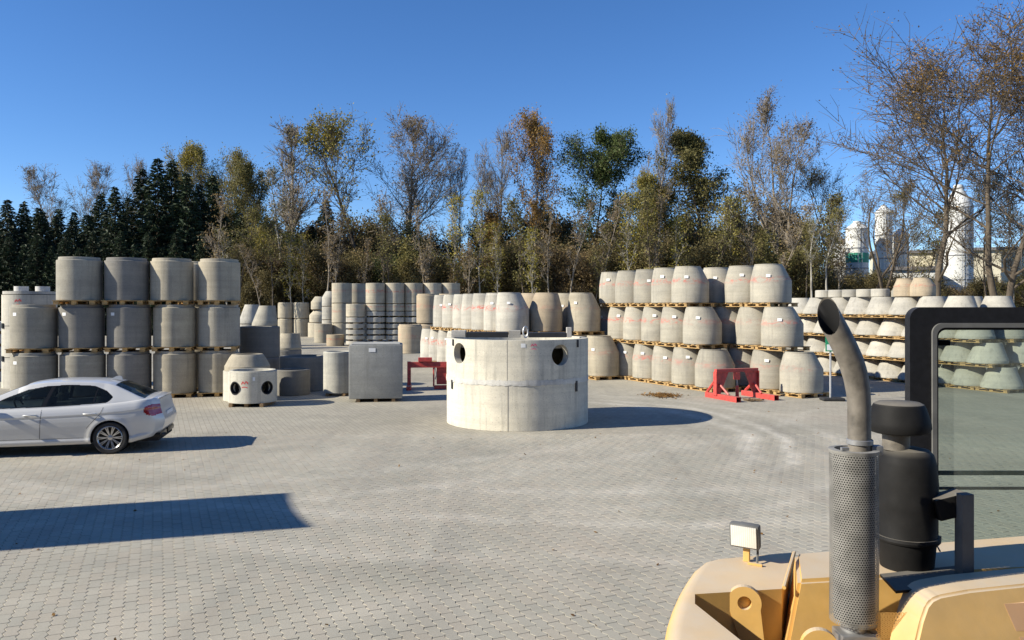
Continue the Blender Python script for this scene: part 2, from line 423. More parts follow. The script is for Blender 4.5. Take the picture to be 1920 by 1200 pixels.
# ------------------------------------------------------------------ ground and paving
def ground():
    s = 2500
    me = mesh_np('ground', [(-s, -s, -0.06), (s, -s, -0.06), (s, s, -0.06), (-s, s, -0.06)], [(0, 1, 2, 3)])
    tag(link('ground', me, MAT['soil']), kind='structure')
    # yard: sheet round the block of built pavers, the bed of sand below them
    Y0, Y1 = 5.1, 17.0
    k, e = 0.643, 0.9
    a, b_, c, d = (-k * Y0 - e, Y0), (k * Y0 + e, Y0), (k * Y1 + e, Y1), (-k * Y1 - e, Y1)
    z = -0.003
    o1, o2, o3, o4 = (-60, -12), (60, -12), (60, 74), (-60, 74)
    V = [(*p, z) for p in (o1, o2, o3, o4, a, b_, c, d)]
    me = mesh_np('paving', V, [(0, 1, 5, 4), (1, 2, 6, 5), (2, 3, 7, 6), (3, 0, 4, 7)])
    yard = tag(link('paving', me, MAT['paving_far']), kind='structure')
    V = [(p[0] * 1.06, p[1] + (0.25 if p[1] > 10 else -0.25), -0.007) for p in (a, b_, c, d)]
    link('sand_bed', mesh_np('sand_bed', V, [(0, 1, 2, 3)]), MAT['joint_sand'], yard)
    # one paver: long sides run in a zigzag so that neighbours lock
    Lp, Wp, gap, amp = 0.225, 0.1125, 0.004, 0.011
    ts = [0.0, 0.028, 0.084, 0.141, 0.197, 0.225]
    es = [0.0, amp, -amp, amp, -amp, 0.0]
    right = [(Wp / 2 + e_, t - Lp / 2) for t, e_ in zip(ts, es)]
    left = [(-Wp / 2 + e_, t - Lp / 2) for t, e_ in zip(ts, es)]
    outl = right + left[::-1]
    def shrink(pts, g):
        r = []
        for (x, y) in pts:
            r.append((x - math.copysign(g, x), y - math.copysign(g, y) * (1.0 if abs(y) > 0.1 else 0.0)))
        return r
    lo = shrink(outl, gap / 2); hi = shrink(outl, gap / 2 + 0.0022)
    n = len(outl)
    pv = np.array([(x, y, 0.0) for x, y in hi] + [(x, y, -0.0055) for x, y in lo])
    quads = [(i, n + i, n + (i + 1) % n, (i + 1) % n) for i in range(n)]
    # top as quads (left/right pairs), all faces quads
    top = [(i, i + 1, n - 2 - i, n - 1 - i) for i in range(5)]
    quads = np.array(top + quads)
    R = np.array([[UU[0], VV[0]], [UU[1], VV[1]]])
    cs = []
    for iu in range(-120, 260):
        for iv in range(-10, 120):
            u = iu * Wp; v = iv * Lp + (iu % 2) * Lp / 2
            x, y = R @ np.array([u, v])
            if Y0 - 0.1 < y < Y1 + 0.1 and abs(x) < k * y + e + 0.06:
                cs.append((x, y))
    cs = np.array(cs)
    px = 960 + F * cs[:, 0] / cs[:, 1]; py = HZ + F * CAM_H / cs[:, 1]
    vis = (px > -5) & (px < 1225) & (py < 1206)
    order = np.argsort(cs[:, 1] + np.where(vis, 0, 100))
    near = order[:300]; rest = order[300:]
    me = mesh_np('paver', pv, quads)
    me.materials.append(MAT['paving'])
    for i in near:
        o = bpy.data.objects.new('paver', me); col.objects.link(o); o.parent = yard
        o.location = (cs[i, 0], cs[i, 1], random.uniform(-0.0010, 0.0010))
        o.rotation_euler = (random.gauss(0, 0.003), random.gauss(0, 0.004), GA + random.gauss(0, 0.006))
    m = len(rest)
    V = np.repeat(pv[None], m, 0)
    ang = rng.normal(0, 0.006, m)
    ca, sa = np.cos(GA + ang)[:, None], np.sin(GA + ang)[:, None]
    x = V[:, :, 0] * ca - V[:, :, 1] * sa + cs[rest, 0][:, None]
    y = V[:, :, 0] * sa + V[:, :, 1] * ca + cs[rest, 1][:, None]
    tx, ty = rng.normal(0, 0.004, m)[:, None], rng.normal(0, 0.003, m)[:, None]
    z = V[:, :, 2] + V[:, :, 0] * tx + V[:, :, 1] * ty + rng.uniform(-0.0010, 0.0010, m)[:, None]
    V = np.stack([x, y, z], -1).reshape(-1, 3)
    Q = (quads[None] + (np.arange(m) * len(pv))[:, None, None]).reshape(-1, 4)
    tag(link('paver_field', mesh_np('paver_field', V, Q), MAT['paving'], yard), kind='stuff')
ground()

# ------------------------------------------------------------------ concrete goods
CACHE = {}
def c_mesh(kind, R, H, ecc=(0, 0)):
    key = (kind, round(R, 3), round(H, 3), ecc)
    if key in CACHE: return CACHE[key]
    mb = MB(); seg = 40
    if kind == 'barrel':       # cylinder below, eccentric cone above
        zb = 0.58 * H
        pr = [(R - .012, 0), (R, .02), (R, zb - .012), (R - .006, zb), (.72 * R, H - .07), (.69 * R, H - .05), (.67 * R, H), (.55 * R, H), (.84 * R, zb), (.84 * R, 0)]
        sh = 0.25 * R
        mb.lathe(pr, seg, ecc=lambda z: (ecc[0] * sh * max(0, (z - zb) / (H - zb)), ecc[1] * sh * max(0, (z - zb) / (H - zb))), close=True)
    elif kind == 'shaft':      # ring with a stepped rim
        pr = [(R - .012, 0), (R, .015), (R, H - .10), (R - .012, H - .088), (R - .05, H - .082), (R - .058, H - .008), (R - .065, H), (R - .15, H), (R - .15, 0)]
        mb.lathe(pr, seg, close=True)
    elif kind == 'flat':       # flat eccentric cone
        pr = [(R - .012, 0), (R, .02), (R, .14 * H), (R - .01, .16 * H), (.66 * R, H - .04), (.645 * R, H), (.52 * R, H), (.84 * R, .12 * H), (.84 * R, 0)]
        sh = 0.31 * R
        mb.lathe(pr, seg, ecc=lambda z: (ecc[0] * sh * z / H, ecc[1] * sh * z / H), close=True)
    elif kind == 'dome':       # low rounded cone
        pr = [(R, 0), (R, .28 * H), (.97 * R, .34 * H), (.80 * R, .78 * H), (.70 * R, .96 * H), (.67 * R, H), (.5 * R, H), (.84 * R, .3 * H), (.84 * R, 0)]
        mb.lathe(pr, seg, close=True)
    else:                      # plain ring
        pr = [(R - .015, 0), (R, .02), (R, H - .025), (R - .02, H), (R * .8, H), (R * .8 - .012, H - .02), (R * .8, 0)]
        mb.lathe(pr, seg, close=True)
    me = mb.mesh(kind + '_mesh', 30)
    me.materials.append(MAT['concrete'])
    CACHE[key] = me
    return me

def pallet_mesh(w, h):
    key = ('pallet', round(w, 2), round(h, 2))
    if key in CACHE: return CACHE[key]
    mb = MB()
    for i in range(5):
        mb.box((0, (i - 2) * w * 0.22, h - .012), (w, w * .12, .022))
    for j in range(3):
        mb.box(((j - 1) * w * .42, 0, h - .034), (w * .11, w * .98, .020))
        for i in range(3):
            mb.box(((j - 1) * w * .42, (i - 1) * w * .43, (h - .044 + .022) / 2), (w * .12, w * .11, h - .066 - .002))
        mb.box(((j - 1) * w * .42, 0, .0105), (w * .11, w, .020))
    me = mb.mesh('pallet_mesh'); me.materials.append(MAT['timber'])
    CACHE[key] = me
    return me
def tag_mesh(R):
    """small paper label bent to the surface"""
    key = ('tag', round(R, 3))
    if key in CACHE: return CACHE[key]
    V = []; Fc = []
    w, hgt, n = 0.13, 0.09, 4
    for i in range(n + 1):
        th = -math.pi / 2 + (i / n - .5) * w / R
        for z in (0, hgt):
            V.append(((R + .004) * math.cos(th), (R + .004) * math.sin(th), z))
    for i in range(n):
        Fc.append((2 * i, 2 * i + 2, 2 * i + 3, 2 * i + 1))
    me = mesh_np('tag_mesh', V, Fc); me.materials.append(MAT['label_paper'])
    CACHE[key] = me
    return me
def tone(base, alpha=0.0, v=0.12):
    k = random.uniform(1 - v, 1 + v)
    return (min(1, base[0] * k), min(1, base[1] * k), min(1, base[2] * k), alpha)
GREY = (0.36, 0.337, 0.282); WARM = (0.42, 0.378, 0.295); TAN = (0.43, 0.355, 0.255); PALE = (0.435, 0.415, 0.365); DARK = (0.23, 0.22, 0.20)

def piece(name, kind, x, y, z, R, H, label, cat, group=None, tonec=GREY, red=0.0, ecc=(0, 0), rz=None, label_at=None, tag_th=None):
    o = link(name, c_mesh(kind, R, H, ecc))
    o.location = (x, y, z)
    o.rotation_euler = (0, 0, random.uniform(0, 6.28) if (rz is None and ecc == (0, 0)) else (rz or 0.0))
    o.color = tone(tonec, red)
    tag(o, label, cat, group)
    if label_at is not None:
        p = link('paper_label', tag_mesh(R), None, o)
        # turn the label so that it looks towards the yard
        th = (tag_th if tag_th is not None else random.gauss(-0.45, 0.12)) - o.rotation_euler[2]
        p.rotation_euler = (0, 0, th)
        p.location = (0, 0, label_at)
    return o
def pallet(x, y, z, w, h, label, group, rz=GA, m=None):
    o = link('pallet', pallet_mesh(w, h))
    o.location = (x, y, z); o.rotation_euler = (0, 0, rz)
    tag(o, label, 'pallet', group)
    return o
ORD = ['first', 'second', 'third', 'fourth', 'fifth', 'sixth', 'seventh', 'eighth', 'ninth', 'tenth', 'eleventh', 'twelfth', 'thirteenth']

def row(name, kind, near, counts, step, R, Ht, Hp, what, where, end, group, offs, tonec=GREY, red=0.6, ecc=(0, 0), labels=True, tiers=None, pw=None):
    """a receding row stacked in tiers; near = centre of the nearest piece of the bottom tier"""
    tiers = tiers or ['bottom', 'middle', 'top']
    pw = pw or 2 * R * 0.93
    for k, nct in enumerate(counts):
        z = k * Ht
        for i in range(nct):
            t = offs[k] + i * step
            jx, jy = random.gauss(0, .02), random.gauss(0, .02)
            x = near[0] + VV[0] * t + jx; y = near[1] + VV[1] * t + jy
            wh = '%s tier of %s, %s from %s' % (tiers[k], where, ORD[i], end)
            pallet(x, y, z, pw, Hp, 'pallet, %s' % wh, 'pallets in ' + group, GA + random.gauss(0, .03))
            hh = Ht - Hp - 0.004
            piece(name, kind, x, y, z + Hp + 0.001, R * random.uniform(.985, 1.01), hh,
                  '%s, %s' % (what[0], wh), what[2], group, tonec, red * random.choice((0.5, 1, 1.2)), ecc,
                  rz=random.gauss(0, .12), label_at=(hh * random.uniform(.62, .72) if labels and random.random() < .75 and kind != 'flat' else None))

# right-hand rows of barrel-shaped cones
EL = (-0.75, -0.66); ER = (0.62, 0.78)
R2 = np.array([8.85, 24.5]); 
row('manhole_cone', 'barrel', R2, [4, 4, 4], 1.27, 0.645, 1.365, .13, ('barrel-shaped grey cone', 'a concrete cone', 'concrete cone'), 'the green sign row', 'the sign', 'cones in the row by the green sign', [0, .72, 1.3], GREY, .55, EL)
R1 = np.array([6.62, 25.95])
row('manhole_cone', 'barrel', R1, [7, 6, 5], 1.24, 0.635, 1.365, .13, ('barrel-shaped grey cone', 'a concrete cone', 'concrete cone'), 'the long red frame row', 'the red frame', 'cones in the row behind the red frame', [0, .70, 1.28], GREY, .75, EL)
# rows behind the big ring, two tiers of taller cones
M3 = np.array([3.42, 30.3])
row('manhole_cone', 'barrel', M3, [4, 4], 1.3, 0.66, 1.64, .13, ('tall grey cone', 'a tall cone', 'concrete cone'), 'the short grey row', 'the giant tank', 'cones in the row right behind the tank', [0, 1.25], WARM, .3, EL, tiers=['lower', 'upper'])
M2 = np.array([1.62, 30.6])
row('manhole_cone', 'barrel', M2, [3, 3], 1.3, 0.655, 1.64, .13, ('tall tan cone', 'a tall tan cone', 'concrete cone'), 'the tan row', 'the giant tank', 'cones in the middle row behind the tank', [0, .75], TAN, .15, (0.2, 0.1), labels=False, tiers=['lower', 'upper'])
M1 = np.array([0.22, 30.5])
row('manhole_cone', 'barrel', M1, [9, 7], 1.26, 0.66, 1.64, .13, ('tall pale cone', 'a tall pale cone', 'concrete cone'), 'the pale red-striped row', 'the giant tank', 'cones in the pale row behind the tank', [0, .5], PALE, 1.0, EL, tiers=['lower', 'upper'])
# flat eccentric cones by the loader
S1 = np.array([15.85, 25.75])
T4 = ['bottom', 'second', 'third', 'top']
row('flat_cone', 'flat', S1, [9, 9, 8, 8], 1.05, 0.605, .775, .11, ('flat pale cone', 'a flat cone', 'concrete cone'), 'the long flat-cone row', 'its loader end', 'flat cones in the long row', [0, .45, .95, 1.5], PALE, 0, ER, tiers=T4, pw=1.08)
S2 = np.array([17.1, 26.2])
row('flat_cone', 'flat', S2, [4, 4, 4, 4], 1.05, 0.605, .775, .11, ('flat pale cone', 'a flat cone', 'concrete cone'), 'the rear flat-cone row', 'its loader end', 'flat cones in the second row', [0, .35, .8, 1.2], PALE, 0, ER, tiers=T4, pw=1.08)
# small rings and cones standing on top of the flat-cone row
def on_top():
    for i, t in enumerate((7.6, 6.9, 6.2, 5.5, 4.8)):
        p = S1 + VV * t + UU * .05
        piece('ring', 'plain', p[0], p[1], 3.1005, .33, .30, 'small pale ring on top of the flat cones, %s from the tan cones' % ORD[4 - i], 'concrete ring', 'small rings on the flat cones', PALE)
    for i, t in enumerate((5.0, 4.1)):
        p = S2 + VV * t
        piece('ring', 'shaft', p[0], p[1], 3.1005, .38, .34, 'low concrete ring on the second flat-cone row, %s from the tan cones' % ORD[1 - i], 'concrete ring', 'low rings on the second row', GREY)
    for i, t in enumerate((3.7, 3.0)):
        p = S1 + VV * t + UU * .1
        piece('manhole_cone', 'barrel', p[0], p[1], 3.1005, .42, .66, 'small tan concrete cone on top of the flat-cone row, %s from its loader end' % ORD[1 - i], 'concrete cone', 'tan cones on the flat cones', TAN, .7, (-.6, -.5))
on_top()

# left-hand stack of shaft rings, three tiers
def left_stack():
    D = 24.1; R = .615; Ht = 1.40; Hp = .12
    xs = [X(64, D), X(155, D), X(243, D), X(328, D), X(411, D)]
    xtop = [None, X(151, D), X(239, D), X(323, D), X(412, D)]
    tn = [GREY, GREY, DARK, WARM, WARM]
    for i, x in enumerate(xs):
        for k in range(3):
            if k == 2 and i == 0: continue
            yy = D + (i - 2) * .31 + random.gauss(0, .02)
            xx = (xtop[i] if k == 2 else x) / D * yy + random.gauss(0, .012)
            wh = '%s tier of stack behind silver car, %s from its bumper end' % (['bottom', 'middle', 'top'][k], ORD[4 - i])
            pallet(xx, yy, k * Ht, 1.14, Hp, 'pallet, ' + wh, 'pallets in the shaft ring stack', 0.22)
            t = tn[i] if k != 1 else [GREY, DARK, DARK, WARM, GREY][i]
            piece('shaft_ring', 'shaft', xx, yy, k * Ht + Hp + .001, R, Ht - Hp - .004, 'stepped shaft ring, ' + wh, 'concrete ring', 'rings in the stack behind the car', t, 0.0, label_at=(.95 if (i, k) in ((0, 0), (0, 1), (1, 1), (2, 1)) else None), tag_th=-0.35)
    # second line behind, seen through the gap between the last two columns
    for k in range(3):
        pallet(X(372, D + 2.1), D + 2.1, k * Ht, 1.14, Hp, 'pallet in the column glimpsed behind the shaft ring stack, %s tier' % ['bottom', 'middle', 'top'][k], 'pallets in the shaft ring stack', 0.0)
        piece('shaft_ring', 'shaft', X(372, D + 2.1), D + 2.1, k * Ht + Hp + .001, R, Ht - Hp - .004, 'shaft ring glimpsed through the gap in the stack, %s tier' % ['bottom', 'middle', 'top'][k], 'concrete ring', 'rings in the stack behind the car', WARM)
left_stack()

def stroke(mb, R, pts, w, off=.004):
    """painted stroke on a cylinder of radius R; pts = (angle, height)"""
    for (a0, z0), (a1, z1) in zip(pts[:-1], pts[1:]):
        ds, dz = (a1 - a0) * R, z1 - z0
        l = math.hypot(ds, dz) or 1; nx, nz = -dz / l * w / 2, ds / l * w / 2
        q = [(a0 + nx / R, z0 + nz), (a1 + nx / R, z1 + nz), (a1 - nx / R, z1 - nz), (a0 - nx / R, z0 - nz)]
        mb.add([((R + off) * math.cos(a), (R + off) * math.sin(a), z) for a, z in q], [(0, 1, 2, 3)])
def scribble(parent, R, th, z, s, mat='red_spray'):
    mb = MB()
    stroke(mb, R, [(th - .9 * s / R, z), (th - .5 * s / R, z + .8 * s), (th - .1 * s / R, z + .15 * s), (th + .35 * s / R, z + .9 * s), (th + .8 * s / R, z + .1 * s)], .20 * s)
    stroke(mb, R, [(th - .9 * s / R, z + .35 * s), (th + .9 * s / R, z + .55 * s)], .16 * s, .0055)
    stroke(mb, R, [(th - .8 * s / R, z - .75 * s), (th - .1 * s / R, z - .6 * s), (th + .7 * s / R, z - .8 * s)], .22 * s)
    return mb.build('spray_mark', MAT[mat], parent)

def holed_cyl(R, H, t, holes, nth=144, dz=.03, z0=0.0):
    """hollow cylinder with round openings through its wall; holes = (angle, z, r)"""
    mb = MB(); nz = max(2, int(round(H / dz)))
    for Rr in (R, R - t):
        V = np.zeros((nz + 1, nth, 3)); TH = np.zeros((nz + 1, nth)); ZZ = np.zeros((nz + 1, nth))
        for i in range(nz + 1):
            for k in range(nth):
                TH[i, k] = 2 * math.pi * k / nth; ZZ[i, k] = H * i / nz
        dead = np.zeros((nz, nth), bool)
        for (ha, hz, hr) in holes:
            for i in range(nz):
                for k in range(nth):
                    a = ((k + .5) * 2 * math.pi / nth - ha + math.pi) % (2 * math.pi) - math.pi
                    if math.hypot(a * R, (i + .5) * H / nz - hz) < hr: dead[i, k] = True
            for i in range(nz + 1):
                for k in range(nth):
                    a = (TH[i, k] - ha + math.pi) % (2 * math.pi) - math.pi
                    nb = [dead[ii, kk % nth] for ii in (i - 1, i) for kk in (k - 1, k) if 0 <= ii < nz]
                    if any(nb) and not all(nb) :
                        d = math.hypot(a * R, ZZ[i, k] - hz)
                        if d < hr * 1.6 and d > 1e-6:
                            TH[i, k] = ha + a * hr / d; ZZ[i, k] = hz + (ZZ[i, k] - hz) * hr / d
        V = [(Rr * math.cos(TH[i, k]), Rr * math.sin(TH[i, k]), ZZ[i, k] + z0) for i in range(nz + 1) for k in range(nth)]
        Fc = [(i * nth + k, i * nth + (k + 1) % nth, (i + 1) * nth + (k + 1) % nth, (i + 1) * nth + k) for i in range(nz) for k in range(nth) if not dead[i, k]]
        mb.add(V, Fc)
    # rims and the linings of the openings
    for z in (0, H):
        V = [(rr * math.cos(2 * math.pi * k / nth), rr * math.sin(2 * math.pi * k / nth), z + z0) for rr in (R, R - t) for k in range(nth)]
        mb.add(V, [(k, (k + 1) % nth, nth + (k + 1) % nth, nth + k) for k in range(nth)])
    for (ha, hz, hr) in holes:
        V = []
        for Rr in (R, R - t):
            for j in range(36):
                b = 2 * math.pi * j / 36
                a = ha + hr * math.cos(b) / R
                V.append((Rr * math.cos(a), Rr * math.sin(a), hz + hr * math.sin(b) + z0))
        mb.add(V, [(j, (j + 1) % 36, 36 + (j + 1) % 36, 36 + j) for j in range(36)])
    return mb

def cyl_patch(mb, R, a0, a1, z0, z1, off=.004, n=6):
    V = []
    for i in range(n + 1):
        a = a0 + (a1 - a0) * i / n
        for z in (z0, z1): V.append(((R + off) * math.cos(a), (R + off) * math.sin(a), z))
    mb.add(V, [(2 * i, 2 * i + 2, 2 * i + 3, 2 * i + 1) for i in range(n)])

def giant_tank():
    c = (X(970, 19.15), 19.15); R = 1.69; H = 2.0
    t = empty('concrete_tank', (c[0], c[1], 0))
    tag(t, 'giant round pale concrete tank with two dark pipe holes, alone in the yard', 'concrete tank')
    def ang(px):     # angle of the wall point seen at photo column px
        s = (px - 960) / F
        d = 17.6
        for _ in range(20):
            xx = s * d - c[0]; xx = max(-R, min(R, xx)); d = c[1] - math.sqrt(max(0, R * R - xx * xx))
        return math.atan2(d - c[1], s * d - c[0])
    zz = 1.06
    a1, a2 = ang(861), ang(1051)
    lower = holed_cyl(R, zz - .004, .16, [], dz=.12).build('lower_ring', MAT['concrete'], t, 30)
    upper = holed_cyl(R + .004, H - zz, .16, [(a1, 1.68 - zz, .235), (a2, 1.66 - zz, .235)], nth=288, dz=.022, z0=zz).build('upper_ring', MAT['concrete'], t, 30)
    for o in (lower, upper): o.color = (0.66, 0.62, 0.52, 0.0)
    # mortar band along the joint, uneven
    mb = MB(); n = 220; V = []
    for i in range(n):
        a = 2 * math.pi * i / n
        w1, w2 = .045 + .03 * random.random(), .04 + .035 * random.random(); off = .007 + .006 * random.random()
        V += [((R + off) * math.cos(a), (R + off) * math.sin(a), zz - w1), ((R + off + .004) * math.cos(a), (R + off + .004) * math.sin(a), zz), ((R + off) * math.cos(a), (R + off) * math.sin(a), zz + w2)]
    mb.add(V, [(3 * i + j, 3 * ((i + 1) % n) + j, 3 * ((i + 1) % n) + j + 1, 3 * i + j + 1) for i in range(n) for j in (0, 1)])
    band = mb.build('mortar_band', MAT['concrete'], t, 30); band.color = (0.58, 0.57, 0.54, 0)
    # formwork seam, straight up the front
    for z0, z1, px in ((0.0, zz - .06, 952), (zz + .05, H, 951)):
        mb = MB(); a = ang(px); cyl_patch(mb, R, a - .004, a + .004, z0, z1, .007, 2)
        o = mb.build('formwork_seam', MAT['concrete'], t); o.color = (.36, .34, .30, 0)
    # dark steel connectors
    for px, py0, py1 in ((848.5, 712, 729), (1080, 714, 734), (1082.5, 637, 651), (850.5, 636, 648)):
        a = ang(px); d = c[1] + R * math.sin(a)
        z1, z0 = Zz(py0, d), Zz(py1, d)
        mb = MB(); M = Matrix.Rotation(a, 4, 'Z')
        mb.box(((R + .012) * math.cos(a), (R + .012) * math.sin(a), (z0 + z1) / 2), (.03, .065, z1 - z0), M=M, bev=.006)
        mb.build('steel_connector', MAT['steel_black'], t)
    p = scribble(t, R + .006, ang(1001), 1.86, .075, 'pink_spray')
    mb = MB(); a = ang(981); cyl_patch(mb, R, a - .03, a + .03, 1.84, 1.93, .009); mb.build('paper_label', MAT['label_paper'], t)
    # ledge inside carries cast-in blocks and black cover plates laid across the rim
    y_in = c[1] + .75
    def blk(px0, px1, py0, dd, nm, mt, th=.5, colr=None):
        z1 = Zz(py0, dd); x0, x1 = X(px0, dd) - c[0], X(px1, dd) - c[0]
        mb = MB(); mb.box(((x0 + x1) / 2, dd - c[1] + th / 2, (H + .002 + z1) / 2), (x1 - x0, th, z1 - H - .002), bev=.008)
        o = mb.build(nm, mt, t)
        if colr: o.color = colr
    dd = c[1] - .15
    mb = MB(); mb.lathe([(0, H - .12), (R - .165, H - .12), (R - .165, H - .2), (0, H - .2)], 64); q = mb.build('cover_slab', MAT['concrete'], t, 30); q.color = (.3, .29, .27, 0)
    blk(874, 953, 623, dd, 'cover_plate', MAT['steel_black'])
    blk(991, 1062, 624, dd, 'cover_plate', MAT['steel_black'])
    blk(846, 873, 620, dd + .05, 'cast_block', MAT['concrete'], .4, (.5, .48, .44, 0))
    blk(954, 976, 620, dd - .02, 'cast_block', MAT['concrete'], .4, (.42, .4, .36, 0))
    blk(1063, 1072, 614, dd, 'cast_block', MAT['concrete'], .3, (.45, .43, .4, 0))
    mb = MB(); cx = X(985, dd) - c[0]
    mb.tube([(cx + .055 * math.cos(b), dd - c[1] - .25 + .04 * math.cos(b), H + .14 + .13 * math.sin(b)) for b in np.linspace(-math.pi / 2, 1.5 * math.pi, 25)], .018, 8)
    mb.build('lifting_loop', MAT['galvanised'], t, 40)
giant_tank()

def bases():
    # two manhole bases with pipe holes, the rear one under a rounded cone
    D = 22.25; c = (X(474, D), D); R = .655; H = .84
    t = empty('manhole_chamber', (c[0], c[1], 0.10))
    tag(t, 'square-set pale manhole base with two dark pipe holes and red spray letters', 'manhole chamber')
    va = math.atan2(-c[1], -c[0])
    def ang(px):
        off = (px - 474) / 46.0
        return va + math.asin(max(-1, min(1, off * .97)))
    o = holed_cyl(R, H, .13, [(ang(440), .41, .19), (ang(502), .41, .19)], nth=200, dz=.022).build('ring', MAT['concrete'], t, 30); o.color = (.56, .535, .46, 0)
    mb = MB(); mb.lathe([(0, 0), (R - .12, 0), (R - .12, .06), (0, .06)], 40, (0, 0, H - .10)); q = mb.build('floor_slab', MAT['concrete'], t, 30); q.color = (.4, .38, .33, 0)
    mb = MB(); mb.lathe([(0, 0), (R - .125, 0), (R - .125, .16), (0, .16)], 40, (0, 0, .003)); q = mb.build('base_slab', MAT['concrete'], t, 30); q.color = (.3, .28, .25, 0)
    mb = MB(); mb.lathe([(R - .04, 0), (R - .04, .035), (R - .12, .035), (R - .12, 0)], 40, (0, 0, H), close=True); q = mb.build('rim', MAT['concrete'], t, 30); q.color = (.5, .48, .42, 0)
    scribble(t, R, ang(459), .52, .105)
    for pxh in (440, 502):      # dark sleeves added in the pipe openings to keep sunlight out of the chamber
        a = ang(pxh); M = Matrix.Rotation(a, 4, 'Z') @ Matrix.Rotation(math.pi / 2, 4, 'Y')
        MB().lathe([(.186, -.30), (.186, -.012), (.165, -.012), (.165, -.30)], 32, ((R) * math.cos(a), (R) * math.sin(a), .41), close=True, M=M).build('shading_sleeve', MAT['rubber'], t, 40)
    mb = MB(); a = ang(476); cyl_patch(mb, R, a - .05, a + .05, .62, .72, .004); mb.build('paper_label', MAT['label_paper'], t)
    for dx in (-.42, 0, .42):
        q = MB().box((dx, 0, .05), (.10, 1.15, .098)).build('timber_bearer', MAT['timber_dark'])
        q.location = (c[0], c[1], 0); tag(q, 'dark timber bearer below the manhole base with red letters', 'timber', 'bearers below the manhole base')
    D = 23.55; c = (X(464, D), D)
    t = empty('manhole_chamber', (c[0], c[1], 0.0))
    tag(t, 'pale manhole base carrying a rounded cone, behind the base with red letters', 'manhole chamber')
    o = holed_cyl(.68, .86, .13, [(math.atan2(-c[1], -c[0]) - 2.2, .4, .17)], nth=96, dz=.05).build('ring', MAT['concrete'], t, 30); o.color = (.54, .52, .45, 0)
    mb = MB(); mb.lathe([(.60, 0), (.60, .04), (.05, .04), (.05, 0)], 40, (0, 0, .8)); q = mb.build('cover', MAT['concrete'], t, 30); q.color = (.4, .39, .36, 0)
    piece('manhole_cone', 'dome', c[0], c[1], .865, .645, .47, 'low rounded concrete cone resting on the rear manhole base', 'concrete cone', None, WARM)
bases()

def grey_box():
    D = 23.45; c = (X(706, D), D)
    t = empty('concrete_box', (c[0], c[1], 0), math.radians(7.5))
    tag(t, 'square smooth dark grey concrete box with a white label, on timber bearers', 'concrete box')
    w, h = 1.52, 1.55
    mb = MB(); mb.box((0, 0, .09 + h / 2), (w, 1.25, h), bev=.035); o = mb.build('body', MAT['concrete'], t, 40); o.color = (.30, .305, .295, 0)
    mb = MB(); mb.box((0, 0, .09 + h + .016), (w - .14, 1.1, .03), bev=.01); o = mb.build('lid', MAT['concrete'], t); o.color = (.40, .40, .38, 0)
    mb = MB(); mb.box((-.1, -.629, .09 + h - .15), (.19, .006, .11)); mb.build('paper_label', MAT['label_paper'], t)
    for dx in (-.5, 0, .5):
        q = MB().box((0, 0, .0445), (.10, 1.2, .088)).build('timber_bearer', MAT['timber_dark'])
        q.location = (c[0] + dx * math.cos(.13), c[1] + dx * math.sin(.13), 0); q.rotation_euler = (0, 0, .13); tag(q, 'dark timber bearer below the grey concrete box', 'timber', 'bearers below the grey box')
grey_box()

def tank_left():
    D = 27.2; c = (X(56, D), D); R = .82
    t = empty('shaft_tower', (c[0], c[1], 0)); tag(t, 'tall pale shaft tower with red spray letters and two stub pipes on its lid', 'shaft tower')
    z = 0
    for i, h in enumerate((1.05, 1.05, 1.05)):
        mb = MB(); mb.lathe([(R, 0), (R, h - .02), (R - .13, h - .02), (R - .13, 0)], 44, (0, 0, z), close=True); o = mb.build('ring', MAT['concrete'], t, 30); o.color = (.54, .51, .44, 0)
        z += h
    mb = MB(); mb.lathe([(.0, 0), (R - .03, 0), (R - .03, .10), (0, .10)], 44, (0, 0, z)); o = mb.build('lid', MAT['concrete'], t, 30); o.color = (.5, .48, .43, 0)
    for px in (40, 80):
        mb = MB(); mb.lathe([(.22, 0), (.22, .17), (.16, .17), (.16, 0)], 24, (X(px, D - .1) - c[0], -.1, z + .10), close=True); o = mb.build('stub_pipe', MAT['concrete'], t, 30); o.color = (.62, .61, .58, 0)
    va = math.atan2(-c[1], -c[0]); scribble(t, R, va - .42, 2.88, .12)
    for zz in (1.0, 2.1):
        mb = MB(); a = va - 1.25; mb.box(((R + .02) * math.cos(a), (R + .02) * math.sin(a), zz), (.05, .22, .16), rz=a); mb.build('steel_strap', MAT['steel_black'], t)
    # pile of slabs at the edge of the yard
    for i in range(5):
        q = MB().box((0, 0, 0), (1.6, 1.2, .34), bev=.02).build('concrete_slab', MAT['concrete'])
        q.location = (X(-26, 29.5) - .05 * (i % 2), 29.5, .17 + i * .46); q.color = (.55, .55, .56, 0)
        tag(q, 'pale concrete slab in the pile beyond the shaft tower, %s from the ground' % ORD[i], 'concrete slab', 'slabs beyond the shaft tower')
        for dx in (-.55, .55):
            s = MB().box((0, 0, 0), (.1, 1.15, .116)).build('timber_bearer', MAT['timber_dark']); s.location = (X(-26, 29.5) + dx, 29.5, .401 + i * .46)
            tag(s, 'dark timber spacer between slabs beyond the shaft tower', 'timber', 'spacers in the slab pile')
            if i == 4: bpy.data.objects.remove(s)
tank_left()

